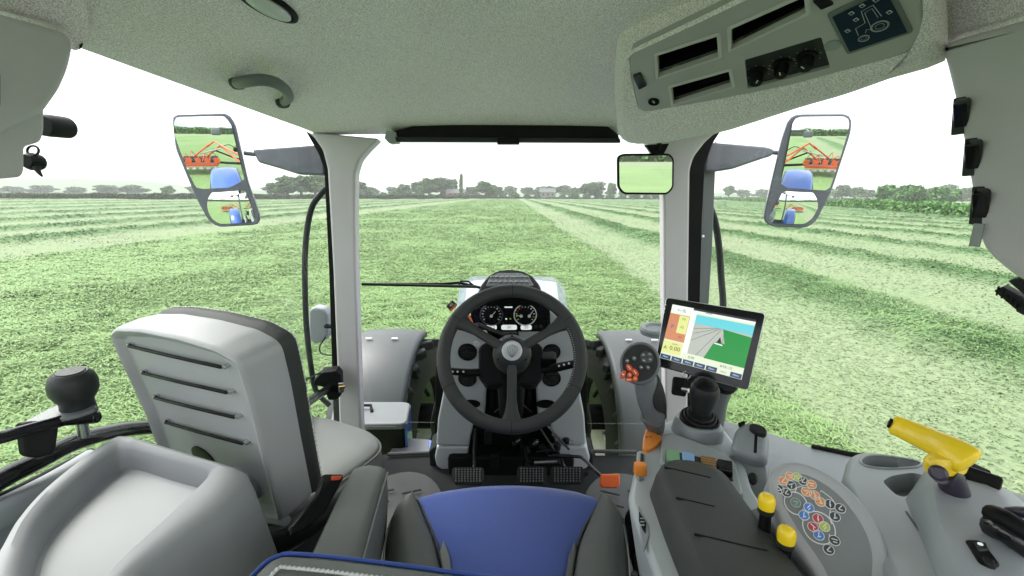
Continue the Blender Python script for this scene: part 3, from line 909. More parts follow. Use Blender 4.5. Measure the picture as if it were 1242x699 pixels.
# ---- windscreen roller blind
bl = thing('roller_blind', PY(611, 165, 1.58), 'black roller blind housing across the top of the windscreen', 'blind')
pb = plane3(PY(470, 160, 1.53), PY(750, 160, 1.53), PY(600, 175, 1.53))
shell('housing', rp(ring_on([(472, 161), (500, 153.5), (560, 151), (700, 151), (737, 153), (750, 163), (752, 172), (474, 170)], pb), .006), vec(0, .05, .01), M['black'], bl, .004)
pb2 = plane3(PY(470, 160, 1.52), PY(750, 160, 1.52), PY(600, 175, 1.52))
shell('pull_bar', rp(ring_on([(478, 166), (752, 168), (753, 173), (480, 172)], pb2), .002), vec(0, .02, 0), M['charcoal_bar'] if 'charcoal_bar' in M else M['plastic_charcoal'], bl, .002)
shell('pull_tab', rp(ring_on([(603, 167.5), (630, 167.5), (630, 175), (603, 175)], plane3(PY(470, 160, 1.512), PY(750, 160, 1.512), PY(600, 175, 1.512))), .002), vec(0, .02, 0), M['black'], bl, .002)
shell('end_cap', rp(ring_on([(468, 158), (480, 160), (482, 173), (472, 174), (466, 168)], pb2), .003), vec(0, .04, 0), M['plastic_light'], bl, .004)

# ---- interior light in the roof lining
lc = roof_hit(325, 4); nrm = roof_n(lc)
axis = (roof_hit(362, 28) - roof_hit(288, -18)).normalized(); up = nrm.cross(axis)
Ml = frame(lc, nrm, up)
rl = thing('roof_lamp', lc, 'oval interior lamp with a black surround, let into the roof lining', 'lamp')
lathe('surround', [(.058, -.02), (.066, 0), (.064, .006), (.052, .009), (.050, .004), (0, .004)], Ml, M['black'], rl, 40, 1.0, .44)
lathe('lens', [(.050, .003), (.048, .010), (.030, .015), (0, .017)], Ml, M['lamp_lens'], rl, 40, 1.0, .42)

# ---- grab handle on the roof lining
gh = thing('grab_handle', roof_hit(318, 110), 'curved grey grab handle on the roof lining above the left wing mirror', 'grab handle')
def RH(px, py, g): return roof_hit(px, py, g)
hpth = [RH(288, 100, .004), RH(289, 101, .026), RH(300, 98.5, .040), RH(318, 97, .044), RH(335, 101, .042), RH(347, 110, .036), RH(350, 119, .026), RH(343, 124, .004)]
tube('handle', hpth, [.011, .0125, .013, .013, .013, .0125, .012, .011], M['plastic_mid'], gh, 12, 5)
for p_ in (hpth[0], hpth[-1]):
    lathe('mount', [(.019, -.006), (.018, .006), (.014, .012), (0, .012)], frame(p_, roof_n(p_)), M['plastic_charcoal'], gh, 20)

# ---- upper left pillar trim with knobs
lb = thing('rear_pillar_trim', PX(40, 120, -.75), 'smooth grey pillar trim at the upper left edge, with two black knobs below it', 'pillar trim')
pl = plane3(PX(90, 40, -.70), PX(40, 210, -.70), PD(-60, 100, .52))
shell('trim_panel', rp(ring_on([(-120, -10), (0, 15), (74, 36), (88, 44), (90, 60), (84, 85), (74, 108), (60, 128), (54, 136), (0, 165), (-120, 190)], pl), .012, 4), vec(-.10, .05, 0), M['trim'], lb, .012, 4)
pl2 = plane3(PX(90, 40, -.715), PX(40, 210, -.715), PD(-60, 100, .54))
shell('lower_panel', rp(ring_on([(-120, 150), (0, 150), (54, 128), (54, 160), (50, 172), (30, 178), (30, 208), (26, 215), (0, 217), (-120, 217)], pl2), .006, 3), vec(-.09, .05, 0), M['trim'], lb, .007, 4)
tube('knob', [PD(50, 152, .86), PD(58, 152.5, .873), PD(80, 155, .915)], [.020, .022, .022], M['rubber'], lb, 18)
tube('knob', [PD(30, 195, .86), PD(38, 196, .875), PD(47, 197, .89)], [.012, .018, .016], M['rubber'], lb, 14)
tube('hook', [PD(44, 203, .87), PD(47, 209, .87), PD(51, 214, .87)], [.006, .004, .002], M['rubber'], lb, 8)
tube('hook_ring', [PD(40 + 7 * math.cos(a), 183 + 6 * math.sin(a), .87) for a in [k * math.pi / 8 for k in range(16)]], .0022, M['rubber'], lb, 6, 0, True)
shell('recess', ring_on([(-20, 88), (1, 90), (1, 128), (-20, 130)], plane3(PX(90, 40, -.695), PX(40, 210, -.695), PD(-60, 100, .515))), vec(-.01, .004, 0), M['rubber'], lb, .002)
# fabric boss of the lining above it
bm = bmesh.new()
rr = [(-150, -160), (60, -160), (104, -60), (109, 10), (111, 40), (108, 54), (98, 62), (92, 62), (91, 48), (84, 38), (60, 28), (0, 12), (-150, -25)]
pl = plane3(PX(95, 60, -.735), PX(20, 15, -.72), PD(60, -100, .56))
add_shell(bm, rp(ring_on(rr, pl), .01, 3), vec(-.12, .05, .03), .010, 4)
o = bm_obj('headliner_corner', bm, M['headliner'], None); tag(o, kind='structure')

# ---- upper right pillar trim with switches
rb = thing('rear_pillar_trim', PX(1190, 180, .78), 'smooth grey pillar trim at the right edge carrying three black rocker switches', 'pillar trim')
pl = plane3(PX(1160, 60, .70), PX(1200, 300, .70), PD(1300, 150, .50))
edge = [(1142, 60), (1146, 52), (1160, 46), (1242, 22), (1620, -72), (1620, 500), (1242, 342), (1228, 334), (1205, 315), (1192, 300), (1184, 275), (1176, 220), (1162, 140), (1150, 90)]
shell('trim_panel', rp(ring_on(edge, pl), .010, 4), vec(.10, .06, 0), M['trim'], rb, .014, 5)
def rocker(px, py, ang, parent, cap=0):
    c = HP(px, py, pl) + vec(.004, .0, 0)
    F = frame(c, to_cam(c) * .3 + vec(-.9, -.5, -.1), vec(-.15 + ang, 0, 1))
    b = box('switch_frame', F, .026, .056, .014, M['plastic_charcoal'], parent, .002)
    box('switch_rocker', F @ Matrix.Translation((0, .004, .010)) @ Matrix.Rotation(.4, 4, 'X'), .018, .040, .022, M['black_gloss'], b, .003)
for px, py in ((1167, 140), (1181, 190), (1190, 249)): rocker(px, py, 0, rb)
box('label_plate', frame(HP(1189, 285, pl) + vec(-.0115, -.006, 0), vec(-.9, -.5, 0)), .012, .034, .003, M['plastic_light'], rb, .001)
for a, b in (((1150, 60), (1178, 210)),):
    pass
# clip below
cl = thing('holder_clip', PX(1225, 358, .78), 'small ribbed black clip sticking out under the right pillar trim', 'clip')
pc = plane3(PX(1205, 350, .74), PX(1242, 380, .74), PD(1240, 340, .60))
for k, q in enumerate(([(1222, 341), (1232, 338), (1300, 370), (1300, 385), (1242, 358)], [(1205, 353), (1216, 348), (1240, 362), (1242, 372), (1232, 376)], [(1232, 366), (1240, 362), (1300, 378), (1300, 396), (1242, 383), (1232, 378)])):
    shell('jaw' if k < 2 else 'clip_base', rp(ring_on(q, pc), .002), vec(.03, .02, 0), M['rubber'], cl, .002)
for k in range(5):
    p = PX(1210 + k * 6, 353 + k * 3.6, .735); box('rib', frame(p, to_cam(p)), .0025, .014, .004, M['black'], cl, .001)
# fabric corner above the right trim
bm = bmesh.new(); pl = plane3(PX(1150, 60, .735), PX(1242, 25, .72), PD(1200, -100, .56))
add_shell(bm, rp(ring_on([(1128, -20), (1136, 40), (1136, 62), (1143, 74), (1148, 56), (1160, 44), (1242, 20), (1620, -76), (1620, -220), (1120, -160)], pl), .008, 3), vec(.10, .05, .04), .008, 4)
o = bm_obj('headliner_corner', bm, M['headliner'], None); tag(o, kind='structure')

# ---- overhead console
oc = thing('overhead_console', PD(940, 80, .9), 'grey overhead console with open trays, rotary knobs and a tractor display, upper right', 'overhead console')
A, B_, Cc = PD(775, 138, 1.04), PD(1112, 62, .70), PD(764, 66, .86)
plf = plane3(A, B_, Cc)
nf = plf[1]
fas = [(762, 66), (768, 62), (870, 14), (960, -32), (1096, -96), (1112, -70), (1121, 30), (1119, 52), (1100, 66), (960, 104), (870, 122), (782, 137), (774, 134), (766, 100)]
fr = rp(ring_on(fas, plf), .012, 3)
def off(ring, d): return [p - nf * d for p in ring]
n = len(fr); fr = resample(fr, 72, True)
outer = [(750, 60), (762, 50), (860, 2), (960, -50), (1110, -125), (1140, -90), (1150, 20), (1150, 66), (1146, 77), (1060, 101), (960, 130), (870, 161), (800, 174), (768, 175), (756, 171), (749, 160), (746, 120)]
plo = (plf[0] - nf * .035, nf)
oring = resample(rp(ring_on(outer, plo), .02, 4), 72, True)
def align(a, b):
    k = min(range(len(b)), key=lambda i: (b[i] - a[0]).length)
    if newell(a).dot(newell(b)) < 0: b = b[::-1]; k = min(range(len(b)), key=lambda i: (b[i] - a[0]).length)
    return b[k:] + b[:k]
oring = align(fr, oring)
mid1 = [a.lerp(b, .45) + nf * .020 for a, b in zip(fr, oring)]
mid2 = [a.lerp(b, .82) + nf * .014 for a, b in zip(fr, oring)]
# fabric surround
loft('fabric_surround', [off(fr, .012), off(fr, .002), mid1, mid2, oring, [p + vec(0, .02, .05) for p in oring], [p + vec(0, .03, .12) for p in oring]], M['headliner'], oc, True, False, False, 60)
def sp2(px, py): return HP(px, py, plf)
# fascia with real openings: boolean-free, built as strips between the outline and each pocket
pockets = {'a': [(795, 66), (872, 41), (874, 69), (797, 95)], 'b': [(884, 34), (978, -8), (981, 16), (885, 62)], 'c': [(812, 105), (886, 84), (890, 105), (815, 128)], 'd': [(903, 73), (996, 45), (1007, 82), (907, 108)], 'e': [(1010, 18), (1075, -14), (1101, 36), (1031, 60)]}
bm = bmesh.new(); add_shell(bm, fr, -nf * .02, .006, 3)
fas_o = bm_obj('fascia', bm, M['fascia'], oc, True)
cut = bmesh.new()
for k, q in pockets.items():
    if k == 'e': continue
    add_shell(cut, [p + nf * .02 for p in rp(ring_on(q, plf), .004, 3)], -nf * .10, 0)
    bmesh.ops.recalc_face_normals(cut, faces=cut.faces)
cme = bpy.data.meshes.new('cutter'); cut.to_mesh(cme); cut.free()
co_ = bpy.data.objects.new('cutter', cme); COL.objects.link(co_)
bo = fas_o.modifiers.new('cut', 'BOOLEAN'); bo.object = co_; bo.operation = 'DIFFERENCE'; bo.solver = 'EXACT'
fas_o.modifiers.move(1, 0)
dg = bpy.context.evaluated_depsgraph_get(); dg.update()
nm = bpy.data.meshes.new_from_object(fas_o.evaluated_get(dg)); fas_o.modifiers.clear(); fas_o.data = nm
nm.set_sharp_from_angle(angle=rad(38)); bpy.data.objects.remove(co_)
for k in ('a', 'b', 'c'):
    q = rp(ring_on(pockets[k], plf), .004, 3)
    e = inset_ring(q, .0035, None)
    if (e[0] - q[0]).dot(sum(q, Vector()) / len(q) - q[0]) < 0: e = inset_ring(q, -.0035)
    big = [q[i] + (q[i] - e[i]) * .9 for i in range(len(q))]
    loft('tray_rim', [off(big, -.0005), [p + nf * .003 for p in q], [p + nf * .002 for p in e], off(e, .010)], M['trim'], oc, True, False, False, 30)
    t = loft('storage_tray', [off(q, .001), off(q, .055)], M['black'], oc, True, False, True, 30)
    c = sum(q, Vector()) / len(q)
# ribbed mat in tray c
q = ring_on([(848, 102), (884, 92), (886, 101), (850, 111)], (plf[0] - nf * .030, nf))
shell('rubber_liner', q, -nf * .02, M['rubber'], oc, .001)
# control plate d with knobs
q = rp(ring_on(pockets['d'], plf), .004, 3)
shell('knob_plate', off(q, .006), -nf * .03, M['plastic_charcoal'], oc, .001)
upd = (sp2(950, 40) - sp2(960, 90)).normalized()
for i, (px, py) in enumerate(((919, 88), (949, 78), (979, 69))):
    F = frame(HP(px, py, (plf[0] - nf * .006, nf)), nf, upd)
    b = lathe('rotary_knob', [(.0165, 0), (.0165, .004), (.0125, .006), (.0115, .022), (.0095, .025), (0, .0255)], F, M['black'], oc, 24)
    box('pointer', F @ Matrix.Rotation(-.5 + .5 * i, 4, 'Z') @ Matrix.Translation((0, .007, .0256)), .0016, .008, .0008, M['white_print'], b, 0)
    for k in range(7):
        a = rad(-120 + 40 * k); box('scale_mark', F @ Matrix.Rotation(a, 4, 'Z') @ Matrix.Translation((0, .0205, .0005)), .001, .0025 if k % 2 else .0015, .0006, M['grey_print'], b, 0)
# display e
q = ring_on(pockets['e'], plf)
plr = [p + nf * .004 for p in rp([q[0] + (q[0] - q[2]) * .08, q[1] + (q[1] - q[3]) * .08, q[2] + (q[2] - q[0]) * .08, q[3] + (q[3] - q[1]) * .08], .006)]
dp = shell('display_panel', plr, -nf * .01, M['plastic_mid'], oc, .002)
scr = flat('tractor_display', [p + nf * .0045 for p in q], M['navy_panel'], oc)
def bil(q, u, v): return (q[3] * (1 - u) + q[2] * u) * (1 - v) + (q[0] * (1 - u) + q[1] * u) * v
def QF(q, u, v, lift=.0): 
    x = (q[1] - q[0]).normalized(); nn = newell(q); 
    if nn.dot(to_cam(q[0])) < 0: nn = -nn
    return frame(bil(q, u, v) + nn * lift, nn, nn.cross(x))
def outline(name, q, pts, w, m, parent, lift=.0056, closed=False):
    bm = bmesh.new(); P = [bil(q, *p) + nf_q(q) * lift for p in pts]
    add_tube(bm, P, w, 4, True, closed); return bm_obj(name, bm, m, parent, False)
def nf_q(q):
    nn = newell(q); return nn if nn.dot(to_cam(q[0])) > 0 else -nn
W_ = (q[1] - q[0]).length
# tractor drawing: wheels, bonnet, cab
for nm_, u, v, r in (('rear_wheel_drawing', .66, .36, .17), ('front_wheel_drawing', .33, .22, .11)):
    bm = bmesh.new()
    for rr_ in (1, .86, .5): annulus(bm, QF(q, u, v, .0052), W_ * r * rr_ * .93, W_ * r * rr_, .0003, 28)
    bm_obj(nm_, bm, M['grey_print'], scr, False)
outline('tractor_body_drawing', q, [(.27, .34), (.28, .52), (.47, .56), (.50, .84), (.72, .86), (.76, .56)], W_ * .008, M['grey_print'], scr, .0052)
outline('tractor_body_drawing', q, [(.40, .34), (.44, .40), (.52, .36), (.53, .56), (.54, .78), (.68, .80), (.70, .56)], W_ * .006, M['grey_print'], scr, .0052)
for i, (u, v) in enumerate(((.14, .55), (.36, .72), (.34, .90), (.56, .95), (.80, .93), (.90, .58))):
    b = box('indicator_lamp', QF(q, u, v, .0056) @ Matrix.Rotation(.2, 4, 'Z'), W_ * .085, W_ * .10, .0006, M['grey_print'], scr, .0002)
    box('lamp_symbol', QF(q, u, v, .0062), W_ * .045, W_ * .05, .0006, M['navy_panel'], b, .0002)
box('lamp_symbol', QF(q, .05, .5, .0056), W_ * .02, W_ * .2, .0006, M['navy_panel'], scr, 0)
# small switch by the display, socket, rocker, round plug, slot
q2 = ring_on([(985, 0), (1001, -8), (1012, 4), (996, 11)], plf)
shell('push_switch', [p + nf * .003 for p in rp(q2, .003)], -nf * .01, M['black_gloss'], oc, .001)
lathe('blanking_plug', [(.012, 0), (.012, .0015), (.0105, .0025), (0, .0025)], frame(sp2(1010, 55), nf, upd), M['plastic_light'], oc, 28)
q2 = ring_on([(767, 91), (777, 87), (785, 103), (775, 108)], plf)
shell('rocker_switch', [p + nf * .004 for p in rp(q2, .004)], -nf * .012, M['black_gloss'], oc, .002)
F = frame(sp2(793, 123) , nf, upd)
s = lathe('power_socket', [(.0125, 0), (.0125, .003), (.010, .004), (.009, .001), (0, .001)], F, M['black'], oc, 24)
box('socket_symbol', F @ Matrix.Translation((0, 0, .002)), .004, .009, .0006, M['grey_print'], s, 0)
F = frame(HP(953, 127, (plf[0] - nf * .012, nf)), (nf + vec(.6, 0, -.3)), vec(0, 1, 0))
lathe('slot_catch', [(.020, 0), (.020, .002), (.015, .003), (.013, .001), (0, .001)], frame(HP(953, 127, (plf[0] - nf * .012, nf)) + vec(0, 0, -.004), vec(.1, -.5, -1), vec(.3, 1, 0)), M['black'], oc, 20, 1.0, .4)

# ---- interior mirror
im = thing('interior_mirror', PY(783, 212, 1.50), 'small rounded interior rear-view mirror hanging under the overhead console', 'mirror')
mc = PY(783, 211.5, 1.50)
din = (mc - ORG).normalized(); dout = Vector((-.02, -1, -.060)).normalized()
mn = (dout - din).normalized()
pm = (mc, mn)
r0 = rp(ring_on([(748.5, 190), (755, 186.5), (812, 186), (818, 192), (817.5, 228), (810, 236.5), (756, 236), (749, 228)], pm), .012, 4)
shell('mirror_frame', r0, -mn * .03, M['black'], im, .006, 4)
r1 = inset_ring(r0, .007)
if (r1[0] - mc).length > (r0[0] - mc).length: r1 = inset_ring(r0, -.007)
loft('mirror_glass', [[p + mn * .0012 for p in r1], [p - mn * .002 for p in r1]], M['mirror'], im, sharp=20)
tube('mirror_stem', [mc - mn * .02 + vec(.01, .0, .03), PY(797, 184, 1.50), PY(800, 172, 1.48)], .008, M['black'], im)
shell('mirror_bracket', ring_on([(783, 176), (812, 174), (806, 186), (793, 187)], (PY(790, 180, 1.49), vec(0, -1, 0))), vec(0, .02, 0), M['black'], im, .002)

# ---- exterior mirrors
def convex(name, ring, c, nrm_, R_, parent, inset):
    """mirror glass: an outline filled with a slightly bulging surface"""
    bm = bmesh.new(); rings = []
    for k in range(9):
        s = 1 - k / 9
        rr_ = []
        for p in ring:
            v = (p - c) * s; v = v - nrm_ * v.dot(nrm_)
            rr_.append(c + v - nrm_ * (v.length_squared / (2 * R_)))
        rings.append(rr_)
    V = add_loft(bm, rings, True, False, False)
    cv = bm.verts.new(c)
    last = V[-1]
    for i in range(len(last)): bm.faces.new((last[i], last[(i + 1) % len(last)], cv))
    me_ = bpy.data.meshes.new(name)
    bmesh.ops.recalc_face_normals(bm, faces=bm.faces); bm.to_mesh(me_); bm.free()
    return link(name, me_, M['mirror'], parent, False, 89)
def wing(label, side, outl, up_, lo_, Ym, dirs, arm, rod, body_side):
    cxm = sum(p[0] for p in outl) / len(outl); cym = sum(p[1] for p in outl) / len(outl)
    o = thing('wing_mirror', PY(cxm, cym, Ym), label, 'wing mirror')
    mc = PY(cxm, cym, Ym); din = (mc - ORG).normalized()
    mn = (Vector(dirs[0]).normalized() - din).normalized()
    pm = (mc, mn)
    ring = resample(rp(ring_on(outl, pm), .016, 5), 60, True)
    shell('mirror_housing', ring, -mn * .05, M['smoked'], o, .006, 4, -.012)
    for nm_, pts, R_, dd in (('upper_glass', up_, 1.5, dirs[0]), ('lower_glass', lo_, .33, dirs[1])):
        cx2 = sum(p[0] for p in pts) / len(pts); cy2 = sum(p[1] for p in pts) / len(pts)
        c = HP(cx2, cy2, pm)
        n2 = (Vector(dd).normalized() - (c - ORG).normalized()).normalized()
        rg = resample(rp(ring_on(pts, (mc + mn * .004, mn)), .010, 4), 48, True)
        c = HP(cx2, cy2, (mc + mn * .010, mn))
        # project outline on the tilted glass plane
        rg = [p + n2 * ((c - p).dot(n2)) for p in rg]
        convex(nm_, rg, c, n2, R_, o, 0)
    a, b = arm
    shell('arm', rp(ring_on(a, (PY(a[0][0], a[0][1], b), vec(side * -.15, -1, 0).normalized())), .01, 3), vec(0, .05, 0), M['smoked'], o, .010, 4)
    tube('arm_rod', [PY(*p) for p in rod], .008, M['plastic_mid'], o)
    return o
wing('left wing mirror in two panes, reflecting orange mower arms and blue mudguard', -1,
     [(208, 143), (212, 138.5), (276, 137), (285, 150), (301, 222), (316, 265), (313, 273), (264, 276), (252, 268), (237, 240), (212, 180)],
     [(212, 144), (215, 142), (273, 141), (281, 152), (297, 222), (293, 227), (238, 230), (228, 208), (211, 160)],
     [(240, 235), (297, 231), (311, 266), (307, 270), (266, 272), (255, 265)],
     1.62, ((-.14, -1, -.125), (-.16, -1, -.26)), ([(305, 181), (316, 180), (386, 175), (393, 178), (394, 213), (362, 212), (340, 205), (312, 197)], 1.64), [(296, 186, 1.64), (306, 187, 1.66), (318, 188, 1.66)], 1)
wing('right wing mirror in two panes, reflecting orange mower arms and blue mudguard', 1,
     [(957, 143), (966, 138.5), (1028, 138), (1034, 144), (1033, 160), (1010, 230), (990, 270), (978, 277), (935, 275), (926, 268), (929, 250), (948, 170)],
     [(962, 146), (968, 142), (1026, 141.5), (1030, 147), (1028, 160), (1007, 229), (1003, 231.5), (950, 228), (947, 224)],
     [(950, 232), (1004, 235), (985, 266), (976, 272), (936, 271), (931, 266)],
     1.62, ((.14, -1, -.125), (.16, -1, -.26)), ([(858, 172), (930, 178), (940, 181), (938, 189), (925, 193), (890, 205), (866, 209), (854, 208)], 1.66), [(950, 186, 1.64), (936, 185, 1.66), (928, 186, 1.66)], -1)

# ---- outside hand rails, work lamp
def rail(pts, Y_, r_, label):
    t = tube('hand_rail', [PY(x, y, Y_) for x, y in pts], r_, M['plastic_charcoal'], None, 10, 5); tag(t, label, 'hand rail'); return t
rail([(396, 228), (389, 236), (379, 250), (373, 275), (370, 310), (370, 350), (372, 400), (378, 450), (384, 475), (400, 492)], 1.74, .0115, 'curved dark hand rail outside the left door')
rail([(850, 238), (858, 245), (867, 268), (872, 300), (875, 340), (877, 370), (876, 420), (872, 470), (858, 500)], 1.80, .0135, 'curved dark hand rail outside the right window')
wl_ = thing('door_mirror', PY(384, 396, 1.85), 'small grey marker mirror on a bracket by the left hand rail', 'mirror')
shell('lamp_body', rp(ring_on([(374, 377), (379, 373), (392, 375), (397, 382), (398, 405), (393, 415), (380, 418), (374, 412)], (PY(384, 396, 1.82), vec(.2, -1, 0).normalized())), .012, 4), vec(0, .06, 0), M['plastic'], wl_, .012, 4)
tube('bracket', [PY(394, 396, 1.84), PY(410, 396, 1.76)], .010, M['black'], wl_, 8)
tube('cable', [PY(395, 409, 1.82), PY(388, 420, 1.8), PY(390, 429, 1.8), PY(402, 431, 1.76)], .003, M['black'], wl_, 6, 5)

# ---- wiper
wp = thing('windscreen_wiper', PY(520, 346, 1.80), 'black windscreen wiper lying level across the glass left of the dash', 'wiper')
tube('wiper_blade', [PY(439, 344.8, 1.79), PY(500, 346, 1.79), PY(578, 348, 1.79)], .0065, M['rubber'], wp, 8)
tube('wiper_arm', [PY(470, 345, 1.805), PY(540, 344.5, 1.81), PY(557, 343, 1.82), PY(590, 351, 1.83), PY(640, 380, 1.83)], .006, M['black'], wp, 8)
tube('blade_clip', [PY(556, 347, 1.80), PY(559, 341, 1.80), PY(568, 341.5, 1.80), PY(575, 347, 1.80)], .004, M['black'], wp, 8)
# ================================================================ tractor outside the glass
bn = thing('tractor', vec(0, 1.0, 0), 'outside of the blue tractor: shiny bonnet, front wheels and grey mudguards beyond the dash', 'tractor')
ch = bn
rings = []
for y, hw, zt, dr in ((1.80, .32, -.64, .5), (2.3, .35, -.655, .5), (2.9, .40, -.675, .5), (3.4, .45, -.69, .5), (3.8, .47, -.71, .5), (4.02, .44, -.76, .45), (4.15, .36, -.88, .35), (4.18, .2, -1.1, .2)):
    sec = [(-hw * 1.02, -dr), (-hw, -.16), (-hw * .95, -.06), (-hw * .80, -.012), (-hw * .45, .0), (-hw * .40, -.012), (0, -.006), (hw * .40, -.012), (hw * .45, .0), (hw * .80, -.012), (hw * .95, -.06), (hw, -.16), (hw * 1.02, -dr)]
    rings.append([vec(x, y, zt + z) + ORG for x, z in sec])
loft('bonnet_shell', rings, M['bonnet_paint'], bn, False, False, False, 30)
for s in (-1, 1):
    loft('bonnet_decal', [[vec(s * .30, 2.6, -.668) + ORG, vec(s * .22, 2.6, -.664) + ORG, vec(s * .22, 2.6, -.68) + ORG], [vec(s * .33, 3.5, -.698) + ORG, vec(s * .27, 3.5, -.694) + ORG, vec(s * .27, 3.5, -.75) + ORG]], M['plastic_light'], bn)
o = box('frame_rail', Matrix.Translation(vec(0, 2.7, -1.25) + ORG), .5, 2.4, .5, M['black'], ch, .02)
box('engine_block', Matrix.Translation(vec(0, 2.6, -1.2) + ORG), .62, 1.5, .7, M['black'], ch, .02)
tube('front_axle', [vec(-.9, 3.45, -1.9) + ORG, vec(.9, 3.45, -1.9) + ORG], .11, M['black'], ch, 10)
for s in (-1, 1):
    for k in range(4):
        tube('hydraulic_line', [vec(s * (.28 + .02 * k), 1.8 + .1 * k, -.75 - .05 * k) + ORG, vec(s * (.33 + .03 * k), 2.1, -1.2) + ORG, vec(s * (.4 + .05 * k), 2.9, -1.5 - .1 * k) + ORG], .013, M['steel'] if k == 1 else M['rubber'], ch, 8, 6)
    box('bracket', Matrix.Translation(vec(s * .40, 2.5, -1.45) + ORG), .10, .3, .16, M['black'], ch, .01)

def front_wheel(s, label):
    c = vec(s * .93, 3.45, -1.95) + ORG; R0, w = .72, .46
    F = frame(c, vec(-s, -.10, 0))
    o = lathe('front_wheel', [(.40, -w / 2), (.60, -w / 2), (.675, -w / 2 + .04), (.69, 0), (.675, w / 2 - .04), (.60, w / 2), (.40, w / 2), (.38, w / 2 - .08), (.38, -w / 2 + .08)], F, M['tyre'], bn, 48)
    o['label'] = label
    lug = bmesh.new()
    for sd in (-1, 1):
        for k in range(22):
            a = 2 * math.pi * (k + .5 * (sd > 0)) / 22
            Mx = F @ Matrix.Rotation(a, 4, 'Z') @ Matrix.Translation((.685, 0, sd * .125)) @ Matrix.Rotation(sd * .75, 4, 'X')
            add_box(lug, Mx, .075, .052, .30, .008, 1)
    lo = bm_obj('tread_lugs', lug, M['tyre'], o, False); lo['kind'] = 'stuff'
    lathe('rim', [(.0, w * .20), (.12, w * .20), (.14, w * .10), (.33, w * .08), (.37, w * .30), (.40, w * .36), (.40, -w * .3), (0, -w * .3)], F, M['rim'], o, 40)
    for k in range(8):
        a = 2 * math.pi * k / 8
        lathe('wheel_bolt', [(.016, 0), (.016, .03), (.01, .04), (0, .04)], F @ Matrix.Translation((.10 * math.cos(a), .10 * math.sin(a), w * .20)), M['steel'], o, 6)
front_wheel(-1, 'left front tractor wheel with lugged tyre, between bonnet and left mudguard')
front_wheel(1, 'right front tractor wheel with lugged tyre, between bonnet and right mudguard')
def front_fender(s, label):
    bm = bmesh.new(); rings = []
    for k in range(15):
        a = rad(-12 + 118 * k / 14)          # 0 = straight back, 90 = top
        y = 3.45 - .83 * math.cos(a); z = -1.95 + .79 * math.sin(a)
        sec = [(.76, -.05), (.765, -.012), (.79, .0), (1.04, .012), (1.27, .0), (1.30, -.02), (1.305, -.07)]
        nrm_ = vec(0, -math.cos(a), math.sin(a))
        rings.append([vec(s * x, y, z) + nrm_ * h_ + ORG for x, h_ in sec])
    add_loft(bm, rings, False, False, False)
    f = o = bm_obj('front_mudguard', bm, M['fender'], bn, False, 60); o['label'] = label
    sd = f.modifiers.new('thick', 'SOLIDIFY'); sd.thickness = .012; sd.offset = 0
    for x in (.95, 1.16):
        box('fixing', Matrix.Translation(vec(s * x, 3.32, -1.142) + ORG), .05, .02, .008, M['white_print'], o, .002)
    tube('stay', [vec(s * .72, 3.45, -1.7) + ORG, vec(s * .75, 3.1, -1.35) + ORG, vec(s * .85, 3.0, -1.30) + ORG], .018, M['black'], o)
front_fender(-1, 'grey plastic front mudguard left of the dash, seen through the windscreen')
front_fender(1, 'grey plastic front mudguard right of the dash, seen through the windscreen')

# storage box and step on the left
pt = (PY(470, 490, 2.12), vec(0, 0, 1))
top = ring_on([(405, 490), (436, 487), (490, 487), (498, 489), (494, 511), (488, 514), (400, 515)], pt)
sb = shell('tool_box', rp(top, .02), vec(0, 0, -.03), M['lid'], bn, .010); sb['label'] = 'grey-topped tool box with a blue edge below the left mudguard'
low = [p + vec(0, 0, -.031) for p in inset_ring(rp(top, .02), .004)]
shell('box_body', low, vec(0, 0, -.26), M['black'], sb, .004)
lx = HP(489.5, 512, pt); rx = HP(494, 490, pt)
bm = bmesh.new(); add_loft(bm, [[lx + vec(.004, -.002, -.01), rx + vec(.006, 0, -.01), rx + vec(.006, 0, -.25), lx + vec(.004, -.002, -.25)], [p + vec(.012, 0, 0) for p in (lx + vec(.004, -.002, -.01), rx + vec(.006, 0, -.01), rx + vec(.006, 0, -.25), lx + vec(.004, -.002, -.25))]])
bm_obj('blue_side', bm, M['blue_paint'], sb)
pf = (HP(460, 514, pt) + vec(0, -.006, 0), vec(0, -1, 0))
for k in range(14):
    box('vent_slot', Matrix.Translation(HP(446 + k * 2.6, 519, pf)), .006, .004, .014, M['plastic_mid'], sb, 0)
tube('lid_handle', [HP(438, 500, pt) + vec(0, 0, .002), HP(439, 496, pt) + vec(0, 0, .02), HP(450, 496, pt) + vec(0, 0, .02), HP(451, 500, pt) + vec(0, 0, .002)], .008, M['black'], sb, 8)
pt = (PY(500, 540, 1.95), vec(0, 0, 1))
stp = shell('cab_step', rp(ring_on([(484, 530), (524, 533), (527, 552), (470, 556), (474, 545)], pt), .01), vec(0, 0, -.05), M['lid'], bn, .008)
shell('blue_corner', rp(ring_on([(519, 532), (526, 535), (527, 553), (521, 553)], (PY(500, 540, 1.95) + vec(0, 0, .004), vec(0, 0, 1))), .004), vec(0, 0, -.08), M['blue_paint'], stp, .004)
lathe('bolt', [(.012, 0), (.012, .01), (0, .012)], frame(HP(476, 551, pt) + vec(0, 0, .002), vec(0, 0, 1)), M['steel'], stp, 10)

